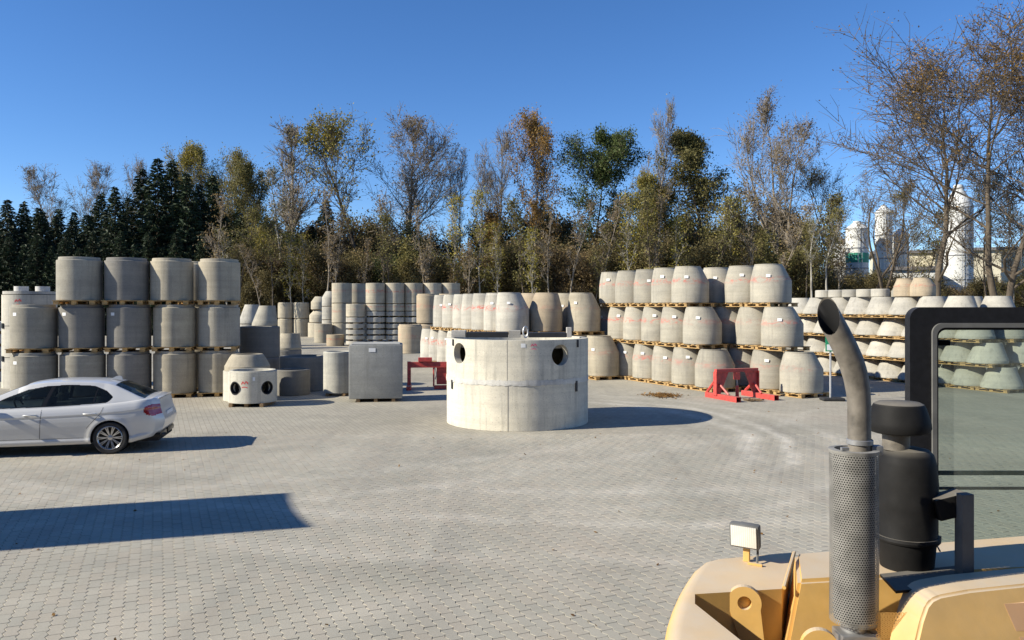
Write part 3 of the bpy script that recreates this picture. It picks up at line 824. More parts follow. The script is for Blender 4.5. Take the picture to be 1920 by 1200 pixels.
def shaded_rings():
    def P(px, d): return X(px, d), d
    g = 'rings in the shade of the tall stack'  # DARK puts the stack's shade into the base colour of these rings
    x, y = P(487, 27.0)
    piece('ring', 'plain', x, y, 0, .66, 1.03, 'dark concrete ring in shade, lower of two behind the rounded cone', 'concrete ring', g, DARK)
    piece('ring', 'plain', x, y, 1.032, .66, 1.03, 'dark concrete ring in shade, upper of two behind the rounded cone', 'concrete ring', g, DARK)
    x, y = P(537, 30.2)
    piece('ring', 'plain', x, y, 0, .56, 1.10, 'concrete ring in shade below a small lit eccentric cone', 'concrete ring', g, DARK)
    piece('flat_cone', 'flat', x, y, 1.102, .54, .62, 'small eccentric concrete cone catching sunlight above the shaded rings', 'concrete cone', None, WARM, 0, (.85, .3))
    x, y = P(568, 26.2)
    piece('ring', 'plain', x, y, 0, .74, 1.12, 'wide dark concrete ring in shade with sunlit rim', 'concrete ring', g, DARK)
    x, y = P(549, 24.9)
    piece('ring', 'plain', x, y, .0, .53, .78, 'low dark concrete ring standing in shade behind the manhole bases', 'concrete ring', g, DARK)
    x, y = P(634, 24.7)
    for dx in (-.25, .25):
        s = MB().box((0, 0, .04), (.1, .8, .079)).build('timber_bearer', MAT['timber_dark']); s.location = (x + dx, y, 0)
        tag(s, 'timber bearer below the sunlit pipe beside the grey box', 'timber', 'bearers below the sunlit pipe')
    piece('concrete_pipe', 'plain', x, y, .081, .45, 1.27, 'sunlit upright concrete pipe touching the dark grey box', 'concrete pipe', None, (.46, .45, .40))
shaded_rings()

def far_stacks():
    def colm(px, yg, w, tops, where, kinds=None, tn=GREY, red=.4, ws=None):
        R = w / 2 * GD(yg) / F; d = GD(yg) + R + (.34 * (px - 704) / 36 if 'flat-ring stack beyond' in where or 'tall stack beyond' in where else 0)
        R = w / 2 * d / F; z = 0.0; x = X(px, d)
        for i, yt in enumerate(tops):
            z1 = Zz(yt, d); kd = kinds[i] if kinds else 'plain'
            rr = (ws[i] / 2 * d / F) if ws else R
            slab = kd == 'slab'
            g = .11 if slab else (.05 if i else 0.0)
            if slab:
                for dx in (-.35, .35):
                    s = MB().box((0, 0, 0), (.12, 1.0, g - .002)).build('timber_bearer', MAT['timber_dark']); s.location = (x + dx * rr * 1.5, d, z + g / 2)
                    tag(s, 'timber spacer between flat rings in ' + where, 'timber', 'spacers between the flat rings')
            elif i:
                s = MB().box((0, 0, 0), (rr * 1.5, rr * 1.5, g - .002)).build('timber_spacer', MAT['timber_dark']); s.location = (x, d, z + g / 2)
                tag(s, 'timber spacer below the %s ring in %s' % (ORD[i], where), 'timber', 'spacers between far rings')
            nm = {'slab': 'flat_ring', 'plain': 'ring', 'barrel': 'manhole_cone', 'shaft': 'shaft_ring', 'flat': 'flat_cone'}[kd]
            piece(nm, 'plain' if slab else kd, x, d, z + g, rr, z1 - z - g - .001, '%s, %s up in %s' % ({'slab': 'flat concrete ring', 'plain': 'concrete ring', 'barrel': 'barrel-shaped concrete cone', 'shaft': 'stepped concrete ring', 'flat': 'tapered concrete cone'}[kd], ORD[i], where),
                  'concrete cone' if kd in ('barrel', 'flat') else 'concrete ring', 'rings in the far stacks', PALE if slab else tn, red if i >= len(tops) - 2 else 0, (.6, .5) if kd in ('barrel', 'flat') else (0, 0))
            z = z1
    colm(641, 642, 37, [606, 569, 531], 'the plain stack beside the flat-ring stacks', tn=WARM)
    colm(669, 640, 36, [605, 569, 532], 'the shaded stack behind the flat-ring stacks')
    sl = [639, 629, 618, 607, 595]
    colm(667, 649, 36, sl + [570], 'the first flat-ring stack beyond the grey box', ['slab'] * 5 + ['plain'], WARM)
    sl2 = sl + [584]
    colm(704, 649, 36, sl2 + [570, 531], 'the second flat-ring stack beyond the grey box', ['slab'] * 6 + ['plain'] * 2, WARM, .9)
    colm(740.5, 649, 36, sl2 + [570, 531], 'the third flat-ring stack beyond the grey box', ['slab'] * 6 + ['plain'] * 2, WARM, .9)
    colm(776, 649, 36, sl2 + [570, 531], 'the fourth flat-ring stack beyond the grey box', ['slab'] * 6 + ['plain'] * 2, WARM, .9)
    colm(811, 649, 35, [611, 571, 531], 'the fifth tall stack beyond the grey box', tn=WARM)
    colm(845, 649, 35, [611, 571, 531], 'the sixth tall stack beyond the grey box', tn=WARM)
    colm(769, 663, 45, [608], 'front of the flat-ring stacks', ['shaft'], TAN)
    colm(803, 660, 44, [607, 551], 'the two-high tan stack', ['shaft'] * 2, TAN)
    colm(842, 658, 43, [607, 551], 'the shaded two-high tan stack', ['shaft'] * 2, TAN)
    colm(598, 633, 38, [605, 581, 556], 'the narrowing stack near the forest edge', ['plain', 'barrel', 'barrel'], WARM, 0, [40, 35, 29])
    colm(606, 643, 33, [607], 'the single upright ring before the narrowing stack', tn=WARM)
    colm(629, 649, 33, [627], 'the lone low ring on the open paving', tn=TAN, red=.8)
    colm(618, 639, 28, [600, 575, 546], 'the slim pale stack', ['plain', 'plain', 'barrel'], PALE, 0)
    colm(536, 631, 29, [597, 567], 'the two-high stack nearest the bells', ['shaft', 'shaft'], WARM, 0)
    colm(565, 631, 29, [597, 567], 'the two-high stack beside the narrowing stack', ['shaft', 'shaft'], WARM, 0)
    colm(496, 655, 46, [612, 573], 'the bell stack behind the shaded rings', ['plain', 'flat'], GREY, 0)
    colm(468, 650, 40, [608, 571], 'the bell stack behind the shaft rings', ['plain', 'flat'], PALE, 0)
far_stacks()
# ------------------------------------------------------------------ red spreader frames, sign, litter
def red_frame(loc, rz, label):
    t = empty('spreader_frame', loc, rz)
    tag(t, label, 'lifting frame', 'red lifting frames in the yard')
    m = MAT['red_paint']
    MB().box((0, 0, .83), (1.5, .12, .10), bev=.008).build('top_beam', m, t)
    for s in (-1, 1):
        mb = MB()
        pts = [(s * .74, .10), (s * .60, .10), (s * .42, .50), (s * .30, .775), (s * .74, .775)]
        v = [(x, -.02, z) for x, z in pts] + [(x, .02, z) for x, z in pts]; n = len(pts)
        mb.add(v, [tuple(range(n)), tuple(range(2 * n - 1, n - 1, -1))] + [(i, n + i, n + (i + 1) % n, (i + 1) % n) for i in range(n)])
        mb.build('side_plate', m, t)
        MB().box((s * .755, 0, .45), (.028, .16, .70)).build('upright_flange', m, t)
        # hollow foot: four walls, open at the ends
        x = s * .66; L0, L1 = -1.0, .55; mb = MB(); yc = (L0 + L1) / 2; ln = L1 - L0
        mb.box((x - .075, yc, .075), (.012, ln, .15)); mb.box((x + .075, yc, .075), (.012, ln, .15))
        mb.box((x, yc, .006), (.137, ln - .004, .012)); mb.box((x, yc, .145), (.137, ln - .004, .010))
        f = mb.build('foot', m, t)
        MB().box((x, yc + .05, .075), (.130, ln - .2, .118)).build('foot_shade_block', MAT['tube_dark'], f)  # black block inside stands for the shade within the open tube
        mb = MB(); mb.tube([(s * .70, .50, .15), (s * .74, .06, .50)], .045, 6); mb.build('brace', m, t)
        mb = MB(); mb.tube([(s * .58, -.42, .15), (s * .62, -.04, .42)], .035, 6); mb.build('brace', m, t)
    MB().box((0, -.01, .66), (.15, .14, .22), bev=.01).build('clamp_housing', m, t)
    mb = MB(); mb.tube([(0, -.02, .56), (.01, -.03, .36)], .022, 8); mb.build('chain', MAT['steel_grey'], t)
    mb = MB(); mb.tube([(.0, -.03, .37), (.0, -.03, .03)], [.045, .055], 8); mb.build('hanging_leg', m, t)
    return t
red_frame((X(1381, 23.9), 23.9, 0), GA - .06, 'red steel lifting frame with two hollow feet, before the cone rows')

def red_portal():
    D = 26.6; x0 = X(763, D); t = empty('lifting_portal', (x0, D, 0), .10)
    tag(t, 'red boxy steel lifting portal half hidden between grey box and giant tank', 'lifting frame', 'red lifting frames in the yard')
    m = MAT['red_paint']; s = D / F
    MB().box((4 * s, 0, .45), (.12, .14, .90), bev=.008).build('upright', m, t)
    MB().box((40 * s, 0, .79), (1.25, .13, .19), bev=.008).build('top_beam', m, t)
    MB().box((34 * s, -.03, .965), (.46, .18, .14), bev=.01).build('coupling_box', m, t)
    MB().box((66 * s, .02, .42), (.38, .05, .58), bev=.006).build('side_plate', m, t)
    mb = MB(); mb.tube([(50 * s, -.02, .70), (50 * s, -.03, .06)], .028, 8); mb.build('strut', m, t)
    mb = MB(); mb.tube([(52 * s, -.04, .72), (55 * s, -.05, .45), (53 * s, -.05, .30)], .016, 8); mb.build('chain', MAT['steel_grey'], t)
    MB().box((4 * s, -.15, .06), (.15, 1.0, .12), bev=.008).build('foot', m, t)
    MB().box((68 * s, -.25, .06), (.62, .15, .12), bev=.008).build('foot', m, t)
    MB().box((86 * s, 0, .45), (.12, .14, .90), bev=.008).build('upright', m, t)
red_portal()

def sign():
    D = 23.2; t = empty('yard_sign', (X(1557, D), D, 0), -.05)
    tag(t, 'green and white yard sign on a thin post in a dark rubber foot', 'sign')
    mb = MB(); mb.tube([(0, 0, .06), (0, 0, 2.0)], .028, 10); mb.build('post', MAT['galvanised'], t, 40)
    mb = MB(); mb.box((.05, 0, .045), (.62, .42, .09), bev=.03); mb.build('foot', MAT['rubber'], t)
    p = MB().box((.12, -.035, 1.68), (.55, .012, .50), bev=.003).build('panel', MAT['sign_green'], t)
    MB().box((.12, -.043, 1.55), (.47, .003, .17)).build('white_field', MAT['sign_white'], p)
    mb = MB(); mb.add([(.02, -.0435, 1.78), (.18, -.0435, 1.78), (.18, -.0435, 1.74), (.27, -.0435, 1.82), (.18, -.0435, 1.90), (.18, -.0435, 1.86), (.02, -.0435, 1.86)], [tuple(range(7))]); mb.build('arrow', MAT['sign_white'], p)
sign()

def litter():
    def leaves(name, pts, size, label, seed):
        r = np.random.default_rng(seed); n = len(pts)
        a = r.uniform(0, 6.28, n); t1 = r.normal(0, .45, n); t2 = r.normal(0, .45, n); s = size * r.uniform(.6, 1.3, n)
        ux = np.stack([np.cos(a), np.sin(a), t1], 1) * s[:, None]; uy = np.stack([-np.sin(a), np.cos(a), t2], 1) * s[:, None] * .6
        c = np.array(pts)
        V = np.stack([c - ux, c - uy, c + ux, c + uy], 1); V[:, :, 2] = np.maximum(V[:, :, 2], .004)
        me = mesh_np(name, V.reshape(-1, 3), np.arange(4 * n).reshape(-1, 4))
        tag(link(name, me, MAT['leaf_fallen']), label, 'leaves', kind='stuff')
    c = GP(1242, 742); r = np.random.default_rng(3)
    n = 420; p = np.stack([c[0] + r.normal(0, .24, n), c[1] + r.normal(0, .28, n), np.abs(r.normal(.015, .02, n))], 1)
    leaves('leaf_pile', p, .05, 'small heap of brown fallen leaves on the paving by the cone row', 3)
    n = 240; y = r.uniform(6.5, 30, n); x = r.uniform(-.7, .62, n) * y
    p = np.stack([x, y, r.uniform(.006, .014, n)], 1)
    leaves('fallen_leaves', p, .022, 'single fallen leaves scattered over the paving', 4)
    # heap of chain and straps below the lifting frame
    mb = MB(); c = GP(1408, 752)
    pts = [(c[0] + .28 * math.sin(i * 1.9) + .01 * i, c[1] + .2 * math.cos(i * 1.3), .03 + .02 * (i % 2)) for i in range(16)]
    mb.tube(pts, .02, 6); o = mb.build('lifting_chain', MAT['timber_dark'])
    tag(o, 'loose brown lifting sling lying between the feet of the red frame', 'sling')
litter()

# stand-in slab out of view to the left, shaped to cast the foreground shadow
def shadow_caster():
    base = np.array([-2.95, 10.8]) - 5.45 / math.tan(SUN_EL) * np.array([math.cos(SUN_AZ), math.sin(SUN_AZ)])
    t = empty('shadow_caster', (base[0], base[1], 0), SUN_AZ - math.pi / 2)
    tag(t, 'unseen upright slab with curved top edge, added to cast the foreground shadow', 'wall panel')
    w = 1.975; n = 14
    # local x runs from the far edge (-) to the near edge (+)
    pts = [(-w / 2, 0), (w / 2, 0)] + [(w / 2 - w * i / n, 5.36 + .16 * (1 - i / n) ** 2.4) for i in range(n + 1)]
    m = len(pts); v = [(x, -.1, z) for x, z in pts] + [(x, .1, z) for x, z in pts]
    mb = MB().add(v, [tuple(range(m)), tuple(range(2 * m - 1, m - 1, -1))] + [(i, m + i, m + (i + 1) % m, (i + 1) % m) for i in range(m)])
    o = mb.build('slab', MAT['concrete'], t); o.color = (.42, .4, .36, 0)
    for s in (-1, 1):
        MB().box((s * .7, 0, .2), (.3, 1.0, .4), bev=.02).build('foot_block', MAT['concrete'], t).color = (.42, .4, .36, 0)
shadow_caster()

# ------------------------------------------------------------------ car
def car_paint():
    m, nt, nn, L, b = mat_new('car_paint')
    b.inputs['Base Color'].default_value = (0.60, 0.595, 0.58, 1); b.inputs['Metallic'].default_value = .12
    b.inputs['Roughness'].default_value = .38; b.inputs['Coat Weight'].default_value = .8; b.inputs['Coat Roughness'].default_value = .06
    tc = N(nt, 'TexCoord').outputs['Object']
    n = noise(nt, tc, 3.0, 5, .7); sp = N(nt, 'SeparateXYZ'); L.new(tc, sp.inputs[0])
    low = mth(nt, 'MULTIPLY', mth(nt, 'SUBTRACT', .75, sp.outputs[2], clamp=True), 0.9, clamp=True)
    c = mixc(nt, mth(nt, 'MULTIPLY', low, n, clamp=True), (0.60, 0.595, 0.575), (0.38, 0.35, 0.30))   # road dirt low on the body
    L.new(c, b.inputs['Base Color']); MAT['car_paint'] = m
    m, nt, nn, L, b = mat_new('car_glass')
    b.inputs['Base Color'].default_value = (0.012, 0.016, 0.02, 1); b.inputs['Roughness'].default_value = .03
    tr = N(nt, 'BsdfTransparent'); tr.inputs[0].default_value = (0.30, 0.36, 0.38, 1)
    mx = N(nt, 'MixShader'); mx.inputs[0].default_value = .68
    L.new(b.outputs[0], mx.inputs[1]); L.new(tr.outputs[0], mx.inputs[2]); L.new(mx.outputs[0], nn['Material Output'].inputs[0]); MAT['car_glass'] = m
    m, nt, nn, L, b = mat_new('tail_lens')
    tc = N(nt, 'TexCoord').outputs['Object']
    w = noise(nt, mapping(nt, tc, (1, 1, 18)), 1.0, 2)
    L.new(ramp(nt, w, [(.35, (.22, .006, .008)), (.65, (.45, .03, .03))]), b.inputs['Base Color']); b.inputs['Roughness'].default_value = .12; b.inputs['Coat Weight'].default_value = 1.0; MAT['tail_lens'] = m
    simple('alloy', (0.55, 0.55, 0.56), .3, .85, var=.1); simple('car_trim', (0.012, 0.012, 0.013), .28, spec=.25); simple('chrome', (.7, .7, .72), .15, 1.0)
    simple('car_inside', (0.03, 0.029, 0.028), .8); simple('seat_grey', (.16, .155, .15), .8)
    simple('exhaust_tip', (.15, .14, .13), .4, .6)
car_paint()
def car():
    f = np.array([-.978, -.208]); rz = math.atan2(f[1], f[0])
    t = empty('car', (-7.645, 15.60, 0), rz)      # origin: middle of the rear axle; +x forward, +y the car's left
    t.scale = (.945, .945, .945)
    tag(t, 'silver four-door saloon car parked before the tall ring stack', 'car')
    paint, glass, trim = MAT['car_paint'], MAT['car_glass'], MAT['car_trim']
    xs = np.concatenate([np.linspace(-.90, -.77, 9), np.linspace(-.75, 3.40, 210), np.linspace(3.42, 3.53, 7)])
    ip = lambda x, a, b: np.interp(x, a, b)
    def sm(x, a, b):   # smoothed interpolation
        k = np.array([-.09, -.045, 0, .045, .09]); return sum(ip(x + q, a, b) for q in k) / 5
    def halfw(x): return sm(x, [-.90, -.86, -.76, -.55, 0, 1.2, 2.5, 3.1, 3.4, 3.53], [.50, .66, .775, .855, .895, .905, .895, .84, .70, .45])
    def deck(x): return sm(x, [-.90, -.87, -.80, -.6, -.3, 0.3, 1.0, 2.0, 2.45, 3.2, 3.45, 3.53], [1.015, 1.055, 1.052, 1.06, 1.02, .965, .935, .91, .93, .82, .70, .62])
    def bott(x): return ip(x, [-.90, -.82, -.5, -.4, 3.1, 3.53], [.36, .30, .245, .215, .20, .26])
    # cross-section in steps of t from sill to shoulder: (fraction of height, fraction of half width)
    S = [(0, .955), (.04, .985), (.10, .995), (.16, .975), (.30, .982), (.48, .997), (.60, 1.0), (.70, .992), (.735, .985), (.77, .995), (.86, .975), (.94, .945), (.98, .915), (1.0, .87)]
    sf = np.array([s[0] for s in S]); sw = np.array([s[1] for s in S])
    tt = np.concatenate([np.linspace(0, .97, 46), np.linspace(.98, 1.0, 5)])
    nT = len(tt)
    topf = np.linspace(1, 0, 16)[1:]
    rows = []
    for x in xs:
        w, zb, zd = halfw(x), bott(x), deck(x)
        # tail: bumper bulges at mid height, tucks in above
        pts = []
        for q in tt:
            z = zb + (zd - zb) * q
            yw = w * np.interp(q, sf, sw)
            pts.append((x, yw, z))
        ye = pts[-1][1]
        for q in topf:
            pts.append((x, ye * q, zd + .03 * (1 - q * q)))
        rows.append(pts)
    A = np.array(rows)          # (nx, m, 3)
    nx, m = A.shape[:2]
    # push the tail: bumper stands out below the lamps
    for i, x in enumerate(xs):
        k = np.clip((-.54 - x) / .36, 0, 1)
        z = A[i, :, 2]
        A[i, :, 0] += k * (-.055 * np.exp(-((z - .60) / .13) ** 2) + .05 * np.clip((z - .72) / .3, 0, 1) + .10 * np.clip((.42 - z) / .15, 0, 1))
    archs = [(0.0, .318, .350), (2.76, .318, .350)]
    cx = (A[:-1, :-1] + A[1:, 1:]) / 2
    dead = np.zeros((nx - 1, m - 1), bool)
    for (ax, az, ar) in archs:
        dead |= (np.hypot(cx[:, :, 0] - ax, cx[:, :, 2] - az) < ar) & (cx[:, :, 1] > .5)
    B = A.copy()
    for (ax, az, ar) in archs:
        for i in range(nx):
            for j in range(nT):
                nb = [dead[a, b] for a in (i - 1, i) for b in (j - 1, j) if 0 <= a < nx - 1 and 0 <= b < m - 1]
                if nb and any(nb) and not all(nb):
                    d = math.hypot(A[i, j, 0] - ax, A[i, j, 2] - az)
                    if abs(d - ar) < .06:
                        B[i, j, 0] = ax + (A[i, j, 0] - ax) * ar / d; B[i, j, 2] = az + (A[i, j, 2] - az) * ar / d
    # wheel arch lips stand out a little
    for (ax, az, ar) in archs:
        d = np.hypot(B[:, :, 0] - ax, B[:, :, 2] - az); k = np.exp(-((d - ar - .02) / .05) ** 2) * (B[:, :, 1] > .5)
        B[:, :, 1] += .014 * k
    C = (B[:-1, :-1] + B[1:, 1:]) / 2
    xcn, zcn = C[:, :, 0], C[:, :, 2]; q = np.broadcast_to((np.arange(m - 1) + .5)[None], xcn.shape)
    side = q < nT - 3
    front_seam = 1.235 - .05 * (zcn - .6)
    dr = .42 - .30 * np.clip((zcn - .45) / .45, 0, 1) + 0 * xcn
    dr = np.where(np.hypot(xcn, zcn - .318) < .42, 9, dr)
    isrear = side & (xcn > dr) & (xcn < front_seam) & (zcn > .335) & ~((np.hypot(xcn, zcn - .318) < .425))
    isfront = side & (xcn >= front_seam) & (xcn < 2.28) & (zcn > .335)
    lamp = (np.hypot((xcn + .78) / .17, (zcn - .835) / .112) < 1.0) & (xcn < -.60)
    islid = (~side) & (xcn < -.58)
    cls = np.zeros(xcn.shape, int); cls[isrear] = 1; cls[isfront] = 2; cls[lamp] = 3; cls[islid] = 4
    cls[dead] = -1
    # seams: drop the faces where two panels meet
    seam = np.zeros_like(dead)
    for a, b in ((0, 1), (0, 2), (1, 2)):
        h = ((cls[:-1] == a) & (cls[1:] == b)) | ((cls[:-1] == b) & (cls[1:] == a))
    def part(name, sel, sgn, mat, parent=t, lift=0.0, sh=0.0):
        idx = -np.ones((nx, m), int); V = []; Fc = []
        fi = np.argwhere(sel)
        for i, j in fi:
            qd = []
            for a, b in ((i, j), (i + 1, j), (i + 1, j + 1), (i, j + 1)):
                if idx[a, b] < 0:
                    idx[a, b] = len(V); V.append((B[a, b, 0], sgn * (B[a, b, 1] + lift), B[a, b, 2]))
                qd.append(idx[a, b])
            Fc.append(qd if sgn > 0 else qd[::-1])
        if not Fc: return None
        return link(name, mesh_np(name, V, Fc, True), mat, parent)
    b1 = None
    bodyV = []; bodyF = []
    for sgn in (1, -1):
        sel = (cls == 0) | ((cls == 4))
        fi = np.argwhere(sel); base = len(bodyV); idx = {}
        for i, j in fi:
            qd = []
            for a, b in ((i, j), (i + 1, j), (i + 1, j + 1), (i, j + 1)):
                if (a, b) not in idx:
                    idx[(a, b)] = len(bodyV); bodyV.append((B[a, b, 0], sgn * B[a, b, 1], B[a, b, 2]))
                qd.append(idx[(a, b)])
            bodyF.append(qd if sgn > 0 else qd[::-1])
    # close the tail and the nose with rows across
    for e in (0, nx - 1):
        for j in range(nT - 1):
            n0 = len(bodyV)
            for jj in (j, j + 1):
                for sgn in (1, -1):
                    bodyV.append((B[e, jj, 0], sgn * B[e, jj, 1], B[e, jj, 2]))
            bodyF.append((n0, n0 + 1, n0 + 3, n0 + 2))
    body = link('body', mesh_np('body', bodyV, bodyF, True), paint, t)
    for sgn in (1, -1):
        d = part('rear_door', cls == 1, sgn, paint); h = part('front_door', cls == 2, sgn, paint)
        part('tail_light', cls == 3, sgn, MAT['tail_lens'], t, .006)
        for dp, xh in ((d, .36), (h, 1.42)):
            y = sgn * (halfw(xh) * .985); z = .80
            mb = MB(); mb.tube([(xh - .11, y, z), (xh - .09, y + sgn * .035, z + .002), (xh + .07, y + sgn * .035, z + .004), (xh + .11, y, z)], .015, 8); mb.build('handle', paint, dp, 60)
        # dark lines of the door gaps
        def line(pts, w=.007):
            mb = MB()
            for (x0, z0), (x1, z1) in zip(pts[:-1], pts[1:]):
                n_ = 8
                for s_ in range(n_):
                    a = [x0 + (x1 - x0) * s_ / n_, z0 + (z1 - z0) * s_ / n_]; b = [x0 + (x1 - x0) * (s_ + 1) / n_, z0 + (z1 - z0) * (s_ + 1) / n_]
                    l = math.hypot(b[0] - a[0], b[1] - a[1]); nxn, nzn = -(b[1] - a[1]) / l * w / 2, (b[0] - a[0]) / l * w / 2
                    vv = []
                    for (xx, zz) in ((a[0] + nxn, a[1] + nzn), (b[0] + nxn, b[1] + nzn), (b[0] - nxn, b[1] - nzn), (a[0] - nxn, a[1] - nzn)):
                        q_ = (zz - bott(xx)) / (deck(xx) - bott(xx)); vv.append((xx, sgn * (halfw(xx) * np.interp(q_, sf, sw) + .004), zz))
                    mb.add(vv, [(0, 1, 2, 3)])
            return mb.build('door_gap', trim, body)
        line([(1.25, .335), (1.222, .90)]); line([(.42, .52), (.30, .66), (.17, .80), (.12, .92)]); line([(2.28, .335), (2.27, .9)])
        line([(.46, .335), (2.28, .335)], .005)
    # greenhouse
    gx = np.linspace(-.66, 2.62, 420)
    roofz = sm(gx, [-.70, -.55, -.25, .02, .35, .85, 1.3, 1.6, 2.0, 2.35, 2.65], [1.045, 1.09, 1.235, 1.36, 1.408, 1.428, 1.415, 1.375, 1.21, 1.03, .90])
    belt = deck(gx) - .015
    bw = halfw(gx) * .885
    nU, nR = 64, 26
    G = np.zeros((len(gx), nU + nR, 3))
    for i, x in enumerate(gx):
        h = max(roofz[i] - .022 - belt[i], .004); zt = belt[i] + h
        yr = bw[i] - .235 * min(1, h / .40) - .02
        for j in range(nU):
            u = j / (nU - 1)
            G[i, j] = (x, bw[i] + (yr - bw[i]) * (u ** 1.25), belt[i] + h * u * .985)
        for j in range(nR):
            u = (j + 1) / nR
            yy = yr * (1 - u)
            G[i, nU + j] = (x, yy, zt + .036 * (1 - (1 - u) ** 2.2))
    gc = (G[:-1, :-1] + G[1:, 1:]) / 2
    gxx, gy, gz = gc[..., 0], gc[..., 1], gc[..., 2]; gj = np.broadcast_to(np.arange(nU + nR - 1)[None], gxx.shape)
    gb = np.interp(gxx, gx, belt); gt = np.interp(gxx, gx, roofz)
    top_dlo = np.interp(gxx, [-.06, .02, .12, .35, .8, 1.2, 1.55, 1.9, 2.2, 2.35], [1.07, 1.15, 1.23, 1.325, 1.355, 1.335, 1.27, 1.13, .985, .93])
    bot_dlo = gb + .032 + .16 * np.clip((.10 - gxx) / .16, 0, 1) ** 2
    gside = gj < nU - 1
    dlo = gside & (gz < top_dlo) & (gz > bot_dlo) & (gxx > -.045) & (gxx < 2.3)
    bp = 1.215 - .34 * (gz - .95); cp = .335 - .17 * (gz - .95)
    pillarB = dlo & (np.abs(gxx - bp) < .034); pillarC = dlo & (np.abs(gxx - cp) < .012)
    q3frame = dlo & (gxx < -.005 + .10 * (1.2 - gz))
    rim = dlo & ((gz > top_dlo - .014) | (gz < bot_dlo + .012))
    gl = np.zeros(gxx.shape, int)
    gl[dlo & (gxx > bp)] = 1; gl[dlo & (gxx <= bp) & (gxx > cp)] = 2; gl[dlo & (gxx <= cp)] = 3
    gl[pillarB | pillarC | rim] = 4
    ytop = np.interp(gxx, gx, [G[i, nU - 1, 1] for i in range(len(gx))])
    gl[(gj >= nU + 1) & (gxx < -.02) & (gxx > -.60) & (gy < ytop * .955)] = 5
    gl[(gj >= nU + 1) & (gxx > 1.60) & (gxx < 2.56)] = 6
    def gpart(name, k, sgns, mat, parent=t):
        V = []; Fc = []
        for sgn in sgns:
            idx = {}
            for i, j in np.argwhere(gl == k):
                qd = []
                for a, b in ((i, j), (i + 1, j), (i + 1, j + 1), (i, j + 1)):
                    if (a, b) not in idx:
                        idx[(a, b)] = len(V); V.append((G[a, b, 0], sgn * G[a, b, 1], G[a, b, 2]))
                    qd.append(idx[(a, b)])
                Fc.append(qd if sgn > 0 else qd[::-1])
        return link(name, mesh_np(name, V, Fc, True), mat, parent)
    gpart('roof', 0, (1, -1), paint)
    gpart('rear_window', 5, (1, -1), glass); gpart('windscreen', 6, (1, -1), glass)
    for sgn in (1, -1):
        gpart('door_window', 1, (sgn,), glass); gpart('door_window', 2, (sgn,), glass); gpart('quarter_window', 3, (sgn,), glass)
        gpart('window_frame', 4, (sgn,), trim)
        # mirror
        mb = MB(); mb.box((2.13, sgn * .97, .955), (.10, .20, .13), bev=.04); mb.build('mirror', paint, t, 60)
    fin = [(.20, 1.405), (.17, 1.425), (.10, 1.462), (.04, 1.470), (.0, 1.455), (-.02, 1.38)]
    mb = MB(); nf = len(fin); mb.add([(x, y * (.028 if z < 1.43 else .014), z) for y in (1, -1) for x, z in fin], [tuple(range(nf)), tuple(range(2 * nf - 1, nf - 1, -1))] + [(i, nf + i, nf + (i + 1) % nf, (i + 1) % nf) for i in range(nf)]); mb.build('roof_antenna', paint, t, 60)
    # boot lid edge, bumper trim, exhaust tip
    mb = MB(); mb.box((-.845, 0, 1.052), (.035, 1.10, .022), bev=.008); mb.build('boot_lip', paint, t, 60)
    mb = MB()
    for sgn in (1, -1): mb.box((-.78, sgn * .36, .315), (.22, .60, .10), bev=.03)
    mb.build('bumper_diffuser', trim, t, 50)
    for y in (.40, .50):
        mb = MB(); mb.tube([(-.74, y, .305), (-.93, y, .30)], .036, 14, False); mb.build('exhaust_tip', MAT['exhaust_tip'], t, 40)
    mb = MB(); mb.box((-.93, 0, .70), (.012, .52, .11)); mb.build('number_plate', MAT['label_paper'], t)
    # underside, wheel wells, cabin
    mb = MB(); mb.box((1.25, 0, .26), (4.2, 1.3, .12)); mb.build('underbody', MAT['tube_dark'], t)
    mb = MB(); mb.box((1.15, 0, .55), (2.6, 1.5, .5)); mb.build('cabin_floor', MAT['car_inside'], t)
    for ax in (0, 2.76):
        for sgn in (1, -1):
            V = []; Fc = []; n_ = 24
            for i in range(n_ + 1):
                a = math.pi * i / n_ * 1.16 - .25
                for y in (.90, .55): V.append((ax + .352 * math.cos(a), sgn * y * (.985 if y > .8 else 1), .318 + .352 * math.sin(a)))
            for i in range(n_): Fc.append((2 * i, 2 * i + 1, 2 * i + 3, 2 * i + 2))
            mb = MB().add(V, Fc); mb.add([(ax + .352 * math.cos(6.283 * k / 24), sgn * .56, .33 + .352 * math.sin(6.283 * k / 24)) for k in range(24)], [tuple(range(24))]); mb.build('wheel_well', MAT['tube_dark'], t)
    for (sx, sy) in ((1.28, .37), (1.28, -.37), (.30, .40), (.30, -.40)):
        mb = MB(); mb.box((sx, sy, .86), (.14, .48, .50), M=Matrix.Rotation(math.radians(-16), 4, 'Y'), bev=.05); s = mb.build('seat', MAT['seat_grey'], t, 50)
        mb = MB(); mb.box((sx - .09, sy, 1.19), (.09, .25, .17), M=Matrix.Rotation(math.radians(-12), 4, 'Y'), bev=.04); mb.build('headrest', MAT['seat_grey'], s, 50)
    mb = MB(); mb.tube([(1.78 + .07 * math.sin(a), .37 + .18 * math.cos(a), .93 + .17 * math.sin(a)) for a in np.linspace(0, 6.283, 25)], .016, 8, False); mb.build('steering_wheel', MAT['car_inside'], t, 60)
